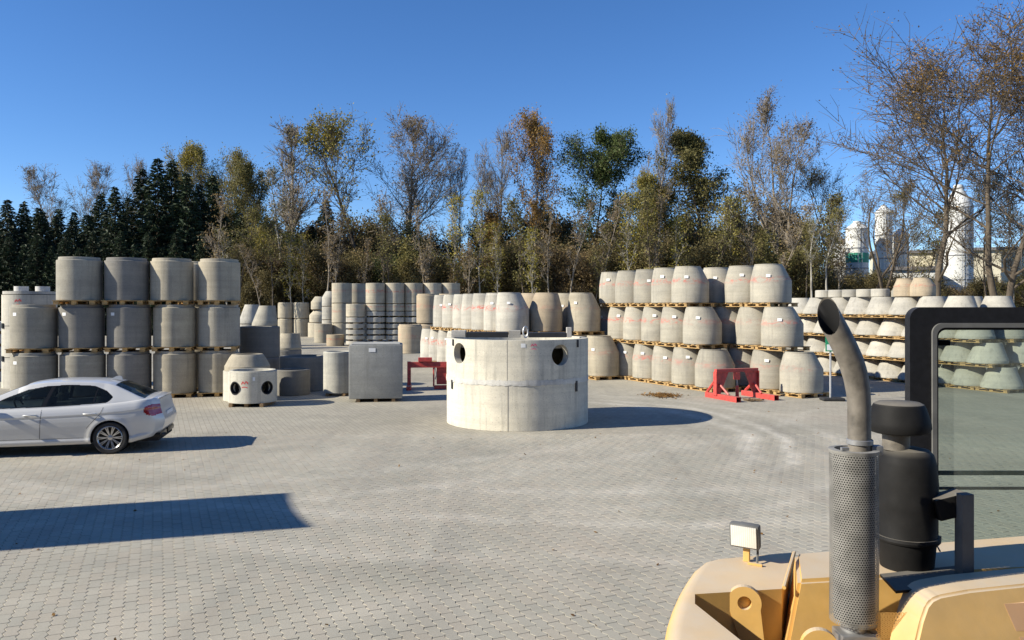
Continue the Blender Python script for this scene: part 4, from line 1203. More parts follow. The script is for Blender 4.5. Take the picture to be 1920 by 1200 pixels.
    # wheels
    def wheel(ax, sgn):
        w = empty('wheel'); w.parent = t; w.location = (ax, sgn * .775, .318)
        Rm = Matrix.Rotation(math.radians(-90 * sgn), 4, 'X')
        prof = [(.225, -.10), (.25, -.11), (.295, -.112), (.312, -.095), (.318, -.06), (.318, .06), (.312, .095), (.295, .112), (.25, .11), (.225, .10)]
        mb = MB(); mb.lathe(prof, 48, M=Rm); mb.build('tyre', MAT['rubber'], w, 40)
        rim = MB()
        rim.lathe([(.228, .112), (.234, .108), (.228, .096), (.214, .085), (.208, -.06), (.0, -.065)], 48, M=Rm)
        rb = rim.build('rim', MAT['alloy'], w, 40)
        mb = MB(); mb.lathe([(.205, .02), (.0, .02)], 40, M=Rm); mb.build('brake_disc', MAT['car_trim'], w)
        sp = MB()
        for k in range(10):
            for da in (-.085, .085):
                a = 2 * math.pi * k / 10
                p0 = Vector((.035 * math.cos(a + da * .5), .035 * math.sin(a + da * .5), .065)); p1 = Vector((.216 * math.cos(a + da), .216 * math.sin(a + da), .095))
                tq = Vector((-math.sin(a), math.cos(a), 0)) * .0085
                v = [p0 - tq, p0 + tq, p1 + tq, p1 - tq]; v2 = [q_ - Vector((0, 0, .03)) for q_ in v]
                vv = [Rm @ q_ for q_ in v + v2]
                sp.add([q_[:] for q_ in vv], [(0, 1, 2, 3), (4, 5, 6, 7), (0, 1, 5, 4), (1, 2, 6, 5), (2, 3, 7, 6), (3, 0, 4, 7)])
        sp.build('spokes', MAT['alloy'], rb)
        mb = MB(); mb.lathe([(.045, .04), (.045, .072), (.03, .078), (0, .078)], 20, M=Rm); mb.build('hub_cap', MAT['alloy'], rb, 40)
    for ax in (0, 2.76):
        for sgn in (1, -1): wheel(ax, sgn)
car()

# ------------------------------------------------------------------ wheel loader at the right
simple('loader_yellow', (0.66, 0.385, 0.095), .6, var=.14, scale=5, bmp=.08, dust=(0.54, 0.465, 0.36, .9, .18))
simple('loader_orange', (0.60, 0.32, 0.13), .55, var=.10, scale=4, dust=(0.56, 0.45, 0.34, .5, .35))
simple('pit_dirty', (0.11, 0.085, 0.055), .9, var=.4, scale=8)
simple('muffler_steel', (0.225, 0.218, 0.20), .6, .1, var=.3, scale=12, bmp=.15)
simple('pipe_steel', (0.155, 0.138, 0.115), .6, .15, var=.6, scale=9, bmp=.2, dust=(.34, .30, .25, .35, .12))
simple('plastic_black', (0.010, 0.010, 0.0105), .65, spec=.15, var=.3, scale=10, dust=(.34, .31, .26, .5, .02))
simple('cab_frame_paint', (0.012, 0.0125, 0.015), .55, spec=.25, var=.25, scale=30, dust=(.12, .11, .1, .25, .03))
simple('seal_grey', (0.13, 0.13, 0.125), .6, var=.2)
simple('lamp_housing', (0.07, 0.072, 0.075), .5, var=.2, dust=(.4, .38, .33, .4))
simple('glass_edge', (0.03, 0.075, 0.06), .25)
def lamp_lens():
    m, nt, nn, L, b = mat_new('lamp_lens')
    tc = N(nt, 'TexCoord').outputs['Object']
    w = N(nt, 'TexWave'); w.inputs['Scale'].default_value = 30; L.new(tc, w.inputs['Vector'])
    L.new(ramp(nt, w.outputs[1], [(.2, (.68, .66, .60)), (.8, (.82, .80, .74))]), b.inputs['Base Color'])
    b.inputs['Roughness'].default_value = .18; b.inputs['Metallic'].default_value = .25; b.inputs['Coat Weight'].default_value = .6; MAT['lamp_lens'] = m
    m, nt, nn, L, b = mat_new('cab_glass')
    g = N(nt, 'BsdfGlossy'); g.inputs['Roughness'].default_value = .03
    tr = N(nt, 'BsdfTransparent'); tr.inputs[0].default_value = (0.52, 0.61, 0.56, 1)
    df = N(nt, 'BsdfDiffuse')
    df.inputs[0].default_value = (.45, .50, .45, 1)
    nz = noise(nt, N(nt, 'TexCoord').outputs['Object'], 3.0, 6, .7)
    m1 = N(nt, 'MixShader'); L.new(mth(nt, 'MULTIPLY', nz, .30), m1.inputs[0]); L.new(tr.outputs[0], m1.inputs[1]); L.new(df.outputs[0], m1.inputs[2])
    lw = N(nt, 'LayerWeight'); lw.inputs[0].default_value = .15
    m2 = N(nt, 'MixShader'); L.new(mth(nt, 'MULTIPLY', lw.outputs[0], .6), m2.inputs[0]); L.new(m1.outputs[0], m2.inputs[1]); L.new(g.outputs[0], m2.inputs[2])
    L.new(m2.outputs[0], nn['Material Output'].inputs[0]); MAT['cab_glass'] = m
lamp_lens()
def loader():
    t = empty('wheel_loader', (2.2, 3.6, 0))
    tag(t, 'dusty yellow wheel loader with upright exhaust pipe and black air cleaner', 'wheel loader')
    O = Vector((2.2, 3.6, 0)); Y = MAT['loader_yellow']
    def gp(px, py, z):
        p = GP(px, py, z); return Vector(p) - O
    def pd(px, py, d): return PD(px, py, d) - O
    # rear counterweight: plan outline read off the photograph on the plane of its top
    ZT = 1.47
    outl = [(1490, 1036), (1400, 1037), (1338, 1041), (1314, 1047), (1297, 1060), (1284, 1078), (1272, 1097), (1259, 1125), (1249, 1155), (1243, 1185), (1239, 1215), (1238, 1300), (1560, 1330), (1420, 1222), (1397, 1207), (1303, 1132), (1303, 1114), (1466, 1104)]
    P = [gp(x, y, ZT) for x, y in outl]
    bm = bmesh.new()
    vt = [bm.verts.new((p.x, p.y, ZT)) for p in P]
    top = bm.faces.new(vt)
    ex = bmesh.ops.extrude_face_region(bm, geom=[top])
    for v in [g for g in ex['geom'] if isinstance(g, bmesh.types.BMVert)]: v.co.z = .62
    bmesh.ops.recalc_face_normals(bm, faces=bm.faces)
    bm.edges.ensure_lookup_table()
    oe = []
    for e in bm.edges:
        if all(abs(v.co.z - ZT) < 1e-5 for v in e.verts):
            i = [min(range(len(P)), key=lambda k: (P[k].xy - v.co.xy).length) for v in e.verts]
            if all(1 <= k <= 11 for k in i): oe.append(e)
    bmesh.ops.bevel(bm, geom=oe, offset=.075, segments=5, affect='EDGES', profile=.5)
    bmesh.ops.triangulate(bm, faces=[f for f in bm.faces if len(f.verts) > 4])
    mb = MB(); mb.addbm(bm); bm.free(); cw = mb.build('counterweight', Y, t, 40)
    # pit between counterweight and bonnet
    a, b, c, d = gp(1290, 1108, 1.2), gp(1530, 1095, 1.2), gp(1640, 1330, 1.2), gp(1330, 1330, 1.2)
    mb = MB(); mb.add([(a.x, a.y, 1.12), (b.x + .2, b.y + .2, 1.12), (c.x + .2, c.y, 1.12), (d.x, d.y, 1.12)], [(0, 1, 2, 3)]); mb.build('pit_floor', MAT['pit_dirty'], t)
    mb = MB(); p = gp(1432, 1150, 1.32); mb.tube([p + Vector((-.02, .12, 0)), p + Vector((.22, .16, 0))], .035, 12); mb.tube([p + Vector((-.0, .10, -.09)), p + Vector((.2, .14, -.09))], .022, 10); mb.build('hose', MAT['steel_grey'], t, 40)
    # lifting lugs
    def lug(px, py, dd, r, nm, tilt):
        c = pd(px, py, dd); n = 20; pts = []
        for i in range(n + 1):
            q = math.radians(200) - math.radians(220) * i / n
            pts.append((r * math.cos(q), r * math.sin(q)))
        pts += [(r * 1.30, -.26), (r * .35, -.30)]
        hr = r * .42
        bm = bmesh.new(); o = [bm.verts.new((x, 0, z)) for x, z in pts]; h = [bm.verts.new((hr * math.cos(6.283 * k / 20), 0, hr * math.sin(6.283 * k / 20))) for k in range(20)]
        es = [bm.edges.new((o[i], o[(i + 1) % len(o)])) for i in range(len(o))] + [bm.edges.new((h[i], h[(i + 1) % 20])) for i in range(20)]
        bmesh.ops.triangle_fill(bm, use_beauty=True, edges=es)
        bad = [f for f in bm.faces if f.calc_center_median().length < hr * .9 and all(vv in h for vv in f.verts)]
        bmesh.ops.delete(bm, geom=bad, context='FACES_ONLY')
        ex = bmesh.ops.extrude_face_region(bm, geom=bm.faces[:])
        for v in [g for g in ex['geom'] if isinstance(g, bmesh.types.BMVert)]: v.co.y += .035
        bm.transform(Matrix.Translation(c) @ Matrix.Rotation(tilt, 4, 'Z'))
        mb = MB(); mb.addbm(bm); bm.free(); mb.build('lifting_lug', Y, t)
    lug(1396, 1131, 3.55, .073, 'lug', math.radians(-14))
    lug(1538, 1216, 3.28, .075, 'lug', math.radians(-10))
    # bonnet: flat top, flared left end, upright flank
    zt = 1.515
    f0, f1 = gp(1497, 1088, zt), gp(1700, 1121, zt)
    k0, k1 = gp(1491, 1037, zt), gp(2150, 985, zt)
    r1 = gp(2300, 1090, zt)
    ft = Vector((1.0, .04, 0))
    V = [(f0.x, f0.y, zt), (f0.x + 2.2, f0.y + .33, zt), (k1.x, k1.y, zt), (k0.x, k0.y, zt),
         (f0.x - .21, f0.y - .26, 1.0), (f0.x + 2.2, f0.y + .07, 1.0), (k1.x, k1.y, 1.0), (k0.x - .02, k0.y, 1.0)]
    bm = bmesh.new(); vv = [bm.verts.new(v) for v in V]
    for q in ((0, 1, 2, 3), (7, 6, 5, 4), (0, 4, 5, 1), (1, 5, 6, 2), (2, 6, 7, 3), (3, 7, 4, 0)): bm.faces.new([vv[i] for i in q])
    bmesh.ops.recalc_face_normals(bm, faces=bm.faces); bmesh.ops.bevel(bm, geom=bm.edges[:], offset=.016, segments=2, affect='EDGES')
    mb = MB(); mb.addbm(bm); bm.free(); hood = mb.build('bonnet', Y, t, 40)
    # thin raised lip at the left end of the bonnet
    mb = MB(); a, b = gp(1489, 1036, zt + .012), gp(1470, 1102, zt - .02)
    mb.tube([a, (a + b) / 2, b], .009, 6); mb.build('bonnet_lip', Y, hood)
    # chassis and rear wheels below, resting on the paving
    mb = MB(); mb.box((.6, -.1, .85), (3.2, .9, .55), rz=math.radians(9), bev=.03); mb.build('chassis', MAT['plastic_black'], t)
    for (wx, wy) in ((.5, -.95), (.25, .62)):
        Rm = Matrix.Rotation(math.radians(9), 4, 'Z') @ Matrix.Rotation(math.radians(90), 4, 'X')
        w = MB(); w.lathe([(.3, -.22), (.55, -.24), (.64, -.2), (.66, 0), (.64, .2), (.55, .24), (.3, .22), (.3, -.22)], 40, (wx, wy, .66), M=Rm); wo = w.build('wheel', MAT['rubber'], t, 40)
        w = MB(); w.lathe([(.0, -.1), (.3, -.12), (.3, .12), (.0, .1)], 24, (wx, wy, .66), M=Rm); w.build('rim', Y, wo, 40)
    # right flank panel standing proud
    def panel(pts, dd, nm, mat, th=.10, back=.06, bev=.006):
        v0 = [pd(x, y, q) for x, y, q in pts]; n = len(v0)
        bm = bmesh.new(); fv = [bm.verts.new(v) for v in v0]; fc = bm.faces.new(fv)
        ex = bmesh.ops.extrude_face_region(bm, geom=[fc])
        for v in [g for g in ex['geom'] if isinstance(g, bmesh.types.BMVert)]: v.co.y += th
        bmesh.ops.recalc_face_normals(bm, faces=bm.faces)
        bmesh.ops.bevel(bm, geom=[e for e in bm.edges if not (abs(e.verts[0].co.y - e.verts[1].co.y) < 1e-6 and False)], offset=bev, segments=3, affect='EDGES')
        mb = MB(); mb.addbm(bm); bm.free(); return mb.build(nm, mat, t, 40)
    PL = lambda x, y, off=0.0: (x, y, 3.285 + .00052 * (x - 1742) - .00125 * (y - 1130) - off)
    fl = panel([PL(1700, 1290), PL(1712, 1230), PL(1727, 1165), PL(1737, 1136), PL(1747, 1124), PL(1762, 1117), PL(1816, 1107), PL(1920, 1096), PL(2140, 1076), PL(2140, 1290)], 3.3, 'side_panel', Y, .20, bev=.011)
    panel([PL(1881, 1131, .005), PL(2120, 1117, .005), PL(2120, 1176, .005), PL(1905, 1185, .005)], 3.5, 'access_panel', MAT['loader_orange'], .012, bev=.003)
    panel([PL(1909, 1193, .005), PL(2120, 1184, .005), PL(2120, 1270, .005), PL(1944, 1270, .005)], 3.5, 'access_panel', MAT['loader_orange'], .012, bev=.003)
    a = gp(1775, 1112, 1.53)
    # grille with real holes between muffler and side panel
    mb = MB(); y0 = pd(1690, 1200, 3.34)
    for i in range(16):
        for j in range(14):
            cx = y0.x - .10 + i * .014 + (j % 2) * .007; cz = y0.z - .06 + j * .013
            o = []; ins = []
            for k in range(6):
                q = 6.283 * k / 6
                o.append((cx + .0075 * math.cos(q), y0.y, cz + .0075 * math.sin(q))); ins.append((cx + .0042 * math.cos(q), y0.y, cz + .0042 * math.sin(q)))
            mb.add(o + ins, [(k, (k + 1) % 6, 6 + (k + 1) % 6, 6 + k) for k in range(6)])
    mb.build('grille', MAT['loader_yellow'], t)
    # muffler: perforated shield of real holes round a dark can
    D = 3.42; c = pd(1601, 1000, D); R = .0985; z1, z0 = pd(0, 842, D).z, pd(0, 1163, D).z
    mf = empty('muffler'); mf.parent = t; mf.location = (c.x, c.y, 0)
    nth, pitch = 56, 2 * math.pi * R / 56
    rowh = pitch * .88; nr = int((z1 - z0) / rowh); mb = MB(); V = []; Fc = []
    sq = [(-.5, -.5), (0, -.5), (.5, -.5), (.5, 0), (.5, .5), (0, .5), (-.5, .5), (-.5, 0)]
    for r in range(nr):
        for k in range(nth):
            th0 = 2 * math.pi * (k + .5 * (r % 2)) / nth; zc = z0 + (r + .5) * rowh; n0 = len(V)
            rr = R * (1 + (.012 * math.sin(3 * th0 + zc * 9) if True else 0))
            for (u, w) in sq:
                a = th0 + u * 2 * math.pi / nth; V.append((rr * math.cos(a), rr * math.sin(a), zc + w * rowh))
            for (u, w) in sq:
                l = math.hypot(u, w); a = th0 + .33 * u / l * 2 * math.pi / nth; V.append((rr * math.cos(a), rr * math.sin(a), zc + .33 * w / l * rowh))
            Fc += [(n0 + q, n0 + (q + 1) % 8, n0 + 8 + (q + 1) % 8, n0 + 8 + q) for q in range(8)]
    o = link('heat_shield', mesh_np('heat_shield', V, Fc, True), MAT['muffler_steel'], mf)
    mb = MB(); mb.lathe([(0, z0 + .01), (R - .016, z0 + .012), (R - .016, z1 - .015), (0, z1 - .012)], 40); mb.build('can', MAT['plastic_black'], mf, 40)
    mb = MB(); mb.lathe([(R + .002, z1 - .012), (R + .004, z1), (R - .02, z1 + .002), (R - .02, z1 - .012)], 48, close=True); mb.build('top_rim', MAT['muffler_steel'], mf, 40)
    mb = MB(); mb.tube([(0, 0, z0 + .03), (0, 0, z0 - .10)], .055, 20); mb.build('inlet_pipe', MAT['steel_grey'], mf, 40)
    mb = MB(); mb.box((0, -.02, z0 - .055), (.16, .12, .035), bev=.006); mb.box((-.07, -.03, z0 - .07), (.04, .05, .06), bev=.004); mb.box((.07, -.04, z0 - .06), (.03, .05, .05), bev=.004); mb.build('clamp', MAT['steel_grey'], mf, 40)
    MB().box((-.06, -.05, z1 + .01), (.03, .02, .012)).build('rim_tab', MAT['steel_grey'], mf); mb = MB(); mb.box((.085, -.02, z1 + .0), (.05, .04, .04), bev=.006); mb.build('clamp', MAT['steel_grey'], mf, 40)
    # exhaust pipe bent to the left, end cut at a slant
    path = [(1612, 850), (1611, 800), (1611, 760), (1609, 733), (1604, 706), (1595, 678), (1583, 652), (1569, 625), (1555, 600), (1540, 575), (1525, 549)]
    ctr = [pd(x, y, D) for x, y in path]
    for i, p in enumerate(ctr): p.y -= .0 + .02 * max(0, (i - 3) / 7)
    rad = [.047, .047, .0475, .049, .051, .052, .0515, .051, .051, .051, .051]
    tb = MB(); tb.tube(ctr, rad, 40, False)
    cc = pd(1549, 597, D); cc.y -= .014
    nrm = Vector((-.81, -.57, .20)).normalized()
    vs2 = [Vector(v) for v in tb.v]
    ax = (ctr[-1] - ctr[-3]).normalized()
    out = []
    for i, v in enumerate(vs2):
        if i // 40 >= 6:
            dlt = (v - cc).dot(nrm)
            if dlt > 0: v = v - ax * (dlt / ax.dot(nrm))
        out.append(v)
    tb.v = [p[:] for p in out]
    pipe = tb.build('exhaust_pipe', MAT['pipe_steel'], t, 50)
    MB().lathe([(.050, -.012), (.054, -.009), (.054, .009), (.050, .012)], 32, ctr[0] + Vector((0, 0, .05)), close=True).build('clamp_ring', MAT['steel_grey'], pipe, 40)
    inner = MB(); inner.tube(ctr, [r - .003 for r in rad], 40, False); v3 = []
    for i, v in enumerate([Vector(q) for q in inner.v]):
        if i // 40 >= 6:
            dlt = (v - cc).dot(nrm) + .002
            if dlt > 0: v = v - ax * (dlt / ax.dot(nrm))
        v3.append(v)
    inner.v = [p[:] for p in v3]; inner.build('pipe_bore', MAT['tube_dark'], pipe, 50)
    # air cleaner
    D2 = 3.78; c = pd(1700, 960, D2); ac = empty('air_cleaner'); ac.parent = t; ac.location = (c.x, c.y, 0)
    zz = lambda py: Zz(py, D2)
    sc = D2 / F
    prof = [(0, zz(1074)), (40 * sc, zz(1072)), (46 * sc, zz(1062)), (50 * sc, zz(1018)), (53 * sc, zz(1012)), (53 * sc, zz(1004)), (51 * sc, zz(1000)), (54 * sc, zz(950)), (55 * sc, zz(930)), (53 * sc, zz(924)), (54 * sc, zz(905)), (51 * sc, zz(868)), (46 * sc, zz(850)), (38 * sc, zz(842)), (20 * sc, zz(838)), (0, zz(838))]
    mb = MB(); mb.lathe(prof, 44); can = mb.build('canister', MAT['plastic_black'], ac, 30)
    mb = MB(); mb.lathe([(56 * sc, zz(1010)), (57.5 * sc, zz(1006)), (56 * sc, zz(1001)), (52 * sc, zz(1001)), (52 * sc, zz(1010))], 44, close=True); mb.build('clamp_band', MAT['plastic_black'], can, 30)
    mb = MB(); hx = pd(1756, 1005, D2 - .02) - Vector((c.x, c.y, 0)); mb.tube([hx, hx + Vector((.015, -.01, .0)), hx + Vector((.012, -.012, -.03)), hx + Vector((-.002, -.01, -.045)), hx + Vector((.012, -.01, -.07))], .004, 6); mb.build('latch', MAT['steel_grey'], can)
    ox = pd(1684, 0, D2).x - c.x
    mb = MB(); mb.lathe([(24 * sc, zz(842)), (24 * sc, zz(806)), (27 * sc, zz(804))], 32, (-20 * sc, 0, 0)); mb.build('neck', MAT['pipe_steel'], ac, 40)
    cp = [(20 * sc, zz(812)), (44 * sc, zz(811)), (53 * sc, zz(808)), (56 * sc, zz(800)), (55 * sc, zz(790)), (47 * sc, zz(764)), (43 * sc, zz(757)), (36 * sc, zz(753.5)), (0, zz(752))]
    mb = MB(); mb.lathe(cp, 44, (-15 * sc, 0, 0)); mb.build('rain_cap', MAT['plastic_black'], ac, 30)
    # bracket and base plate that hold the air cleaner
    br = empty('bracket'); br.parent = t; br.location = (0, 0, 0)
    pz = pd(1808, 925, 3.62); pb = pd(1808, 1100, 3.62)
    MB().box(((pz.x), pz.y, (pz.z + pb.z) / 2), (.062, .05, pz.z - pb.z), rz=.2, bev=.004).build('post', MAT['seal_grey'], br)
    q0, q1 = pd(1750, 942, 3.72), pd(1806, 950, 3.63)
    M = Matrix.Rotation(math.radians(-14), 4, 'Y'); MB().box((q0 + q1) / 2, ((q1 - q0).length + .02, .10, .10), M=M, bev=.006).build('arm', MAT['plastic_black'], br)
    a = [gp(1650, 1080, zt + .004), gp(1680, 1112, zt + .004), gp(1822, 1100, zt + .004), gp(1815, 1062, zt + .004)]
    mb = MB(); mb.prism([(p.x, p.y) for p in a], zt + .002, zt + .014); mb.build('base_plate', MAT['plastic_black'], br)
    # handrail shadow source: cab frame with glass behind the bonnet
    D3 = 4.62
    cf = empty('cab_window'); cf.parent = t; cf.location = (0, 0, 0)
    L_, T_ = pd(1706, 0, D3).x, pd(0, 576, D3).z; Rr_ = L_ + 1.35; B_ = 1.30
    yy = D3 - O.y
    def rrect(x0, x1, zb, zt_, r, n=8):
        pts = []
        for (cx, cz, a0) in ((x1 - r, zt_ - r, 0), (x0 + r, zt_ - r, 90), (x0 + .002, zb, 180), (x1 - .002, zb, 270)):
            if cz == zb:
                pts.append((cx, cz)); continue
            for i in range(n + 1):
                q = math.radians(a0 + 90 * i / n); pts.append((cx + r * math.cos(q), cz + r * math.sin(q)))
        return pts
    def ring(o, i, y0, y1, nm, mat):
        n = len(o); v = [(x, y0, z) for x, z in o] + [(x, y0, z) for x, z in i] + [(x, y1, z) for x, z in o] + [(x, y1, z) for x, z in i]
        f = []
        for k in range(n):
            k2 = (k + 1) % n
            f += [(k, k2, n + k2, n + k), (2 * n + k, 3 * n + k, 3 * n + k2, 2 * n + k2), (k, 2 * n + k, 2 * n + k2, k2), (n + k, n + k2, 3 * n + k2, 3 * n + k)]
        return MB().add(v, f).build(nm, mat, cf, 35)
    w1 = .125; w2 = .026; w3 = .014
    A1 = rrect(L_, Rr_, B_, T_, .07); A2 = rrect(L_ + w1, Rr_ - w1, B_ + .03, T_ - .092, .06); A3 = rrect(L_ + w1 + w2, Rr_ - w1 - w2, B_ + .05, T_ - .092 - w2, .05); A4 = rrect(L_ + w1 + w2 + w3, Rr_ - w1 - w2 - w3, B_ + .06, T_ - .092 - w2 - w3, .045)
    ring(A1, A2, yy, yy + .06, 'frame', MAT['cab_frame_paint'])
    ring(A2, A3, yy - .014, yy + .05, 'seal', MAT['seal_grey'])
    ring(A3, A4, yy + .0, yy + .045, 'inner_seal', MAT['cab_frame_paint'])
    n = len(A3); MB().add([(x, yy + .02, z) for x, z in A3], [tuple(range(n))]).build('glass', MAT['cab_glass'], cf)
    z_ = pd(0, 889, D3).z; MB().box(((L_ + Rr_) / 2, yy + .035, z_), (Rr_ - L_ - .3, .01, .026)).build('glass_bar', MAT['glass_edge'], cf)
    z_ = pd(0, 918, D3).z; MB().box(((L_ + Rr_) / 2, yy + .035, z_), (Rr_ - L_ - .3, .012, .016)).build('glass_bar', MAT['plastic_black'], cf)
    q = pd(1774, 643, D3); MB().box((q.x, yy + .03, q.z), (.075, .02, .035), bev=.004).build('latch', MAT['plastic_black'], cf)
    # feet of the cab frame down to the chassis
    for xx in (L_ + .06, Rr_ - .06): MB().box((xx, yy + .03, .95), (.10, .056, .72)).build('frame_foot', MAT['cab_frame_paint'], cf)
    # work light
    wl = empty('work_light'); wl.parent = t; b0 = gp(1396, 1056, ZT)
    wl.location = (b0.x, b0.y, 0); wl.rotation_euler = (0, 0, math.radians(-33))
    ctr_ = pd(1385, 1005, 3.96); hz = ctr_.z
    Mt = Matrix.Rotation(math.radians(6), 4, 'X')
    MB().box((0, .01, hz), (.148, .05, .122), M=Mt, bev=.012).build('rim', MAT['seal_grey'], wl, 50)
    bm = bmesh.new(); bmesh.ops.create_cube(bm, size=1.0); bmesh.ops.scale(bm, vec=(.135, .07, .112), verts=bm.verts)
    for v in bm.verts:
        if v.co.y > 0: v.co.x *= .72; v.co.z *= .72
    bmesh.ops.bevel(bm, geom=bm.edges[:], offset=.008, segments=2, affect='EDGES'); bm.transform(Matrix.Translation((0, .07, hz))); mb = MB(); mb.addbm(bm); bm.free(); mb.build('housing', MAT['lamp_housing'], wl, 50)
    MB().box((0, -.0175, hz - .001), (.128, .006, .104), M=Mt, bev=.003).build('lens', MAT['lamp_lens'], wl, 50)
    MB().box((-.0, .035, (ZT + hz - .055) / 2), (.032, .02, hz - .055 - ZT), bev=.003).build('stem', Y, wl)
    mb = MB(); mb.tube([(.045, .06, hz - .05), (.05, .055, hz - .09), (.055, .03, ZT + .03), (.06, .01, ZT + .006)], .006, 6); mb.build('cable', MAT['seal_grey'], wl)
    MB().box((.055, -.01, ZT + .007), (.07, .012, .012)).build('cable_clip', MAT['loader_yellow'], wl)
loader()

# made-up hall behind the camera, out of view, blocks sky light to deepen shade
def hall():
    t = empty('sky_blocker_hall', (-4, -6.0, -.003)); tag(t, 'unseen added hall with a row of windows, blocking sky light behind the camera', 'building')
    MB().box((0, -5, 4.0), (64, 10, 8.0)).build('wall', MAT['roof_grey'], t)
    MB().box((0, -5, 8.17), (65, 10.8, .32)).build('roof', MAT['steel_grey'], t)
    for i in range(14):
        for z in (1.7, 5.2):
            w = MB().box((-29 + i * 4.4, .02, z), (2.2, .08, 1.5)).build('window', MAT['window_dark'], t)
            MB().box((-29 + i * 4.4, .06, z - .80), (2.4, .16, .08)).build('sill', MAT['plaster_white'], w)
hall()
# ------------------------------------------------------------------ trees
def tubes(name, segs, sides):
    S = np.array(segs, dtype=np.float32); p0, p1, r0, r1 = S[:, 0:3], S[:, 3:6], S[:, 6], S[:, 7]
    d = p1 - p0; d /= np.maximum(np.linalg.norm(d, axis=1, keepdims=True), 1e-6)
    up = np.where(np.abs(d[:, 2:3]) < .9, np.array([[0, 0, 1.0]]), np.array([[1.0, 0, 0]]))
    a = np.cross(d, up); a /= np.linalg.norm(a, axis=1, keepdims=True); b = np.cross(d, a)
    th = 2 * np.pi * np.arange(sides) / sides
    off = a[:, None] * np.cos(th)[None, :, None] + b[:, None] * np.sin(th)[None, :, None]
    V = np.stack([p0[:, None] + off * r0[:, None, None], p1[:, None] + off * r1[:, None, None]], 1).reshape(-1, 3)
    n = len(S); k = np.arange(sides); q = np.stack([k, (k + 1) % sides, sides + (k + 1) % sides, sides + k], 1)
    Q = (q[None] + (np.arange(n) * 2 * sides)[:, None, None]).reshape(-1, 4)
    return V, Q
def leaves_np(c, size, r, flat=1.0, elong=.55):
    n = len(c); a = r.normal(size=(n, 3)); a[:, 2] *= flat; a /= np.linalg.norm(a, axis=1, keepdims=True)
    b = np.cross(a, r.normal(size=(n, 3))); b /= np.linalg.norm(b, axis=1, keepdims=True)
    s = (size * r.uniform(.55, 1.35, n))[:, None]
    V = np.stack([c - a * s, c - b * s * elong, c + a * s, c + b * s * elong], 1).reshape(-1, 3)
    return V, np.arange(4 * n).reshape(-1, 4)

def grow(seed, H, spread, base=.25, n1=20, n2=8, n3=5, lift=.55, trunk_r=.16, lean=(0, 0), fork=1, droop=0.0, narrow=0.6, curve=.06):
    """returns thick segments, thin segments and twig points"""
    r = np.random.default_rng(seed); thick = []; thin = []; tips = []
    def limb(p, d, L, rad, n, wob, bend):
        pts = [p.copy()]; d = d / np.linalg.norm(d)
        for i in range(n):
            d = d + r.normal(0, wob, 3) + np.array([0, 0, bend]); d /= np.linalg.norm(d)
            p = p + d * L / n; pts.append(p.copy())
        return pts
    stems = []
    for s in range(fork):
        d0 = np.array([lean[0] + (r.normal(0, .16) if fork > 1 else 0), lean[1] + (r.normal(0, .12) if fork > 1 else 0), 1.0])
        pts = limb(np.zeros(3) + np.array([r.normal(0, .2), r.normal(0, .2), 0]) * (fork > 1), d0, H * (1 if s == 0 else r.uniform(.75, .97)), trunk_r, 14, curve, .02)
        m = len(pts)
        for i in range(m - 1):
            ra, rb = trunk_r * (1 - i / m * .93), trunk_r * (1 - (i + 1) / m * .93)
            thick.append((*pts[i], *pts[i + 1], ra, rb))
        stems.append(pts)
    for st in stems:
        m = len(st) - 1
        for q in range(max(4, n1 // fork)):
            f = base + (1 - base) * (r.random() ** .85); f = min(f, .985); i = int(f * m); w = f * m - i
            p = st[i] * (1 - w) + st[i + 1] * w
            rel = (f - base) / (1 - base)
            env = (math.sin(math.pi * min(1, (rel * .85 + .12))) ** narrow)
            L = H * spread * env * r.uniform(.65, 1.15)
            az = r.uniform(0, 2 * math.pi)
            d = np.array([math.cos(az), math.sin(az), lift * r.uniform(.6, 1.6) + rel * .8])
            rb = trunk_r * (1 - f * .9) * .55
            pts = limb(p, d, L, rb, 6, .13, .09 * lift - droop)
            for k in range(6): thick.append((*pts[k], *pts[k + 1], rb * (1 - k / 7), rb * (1 - (k + 1) / 7)))
            for s2 in range(n2):
                g = r.uniform(.2, 1.0); k = min(5, int(g * 6)); w = g * 6 - k
                pp = pts[k] * (1 - w) + pts[k + 1] * w
                dd = (pts[k + 1] - pts[k]); dd = dd / np.linalg.norm(dd) + r.normal(0, .55, 3) + np.array([0, 0, .25 * lift - droop * 2])
                L2 = L * r.uniform(.2, .42) * (1.1 - .4 * g); r2 = max(.012, rb * .4 * (1.1 - g))
                p2 = limb(pp, dd, L2, r2, 3, .18, .05 * lift - droop * 1.5)
                for k2 in range(3): thin.append((*p2[k2], *p2[k2 + 1], r2 * (1 - k2 / 3.6), r2 * (1 - (k2 + 1) / 3.6)))
                for s3 in range(n3):
                    g3 = r.uniform(.15, 1); k3 = min(2, int(g3 * 3)); w3 = g3 * 3 - k3
                    q0 = p2[k3] * (1 - w3) + p2[k3 + 1] * w3
                    d3 = p2[k3 + 1] - p2[k3]; d3 = d3 / np.linalg.norm(d3) + r.normal(0, .6, 3) + np.array([0, 0, .15 * lift - droop * 3]); d3 /= np.linalg.norm(d3)
                    q1 = q0 + d3 * L2 * r.uniform(.35, .7); q2 = q1 + (d3 + r.normal(0, .25, 3)) * L2 * r.uniform(.2, .4)
                    thin.append((*q0, *q1, .017, .013)); thin.append((*q1, *q2, .013, .006))
                    tips.append(q1); tips.append(q2); tips.append((q0 + q1) / 2)
    return thick, thin, np.array(tips)

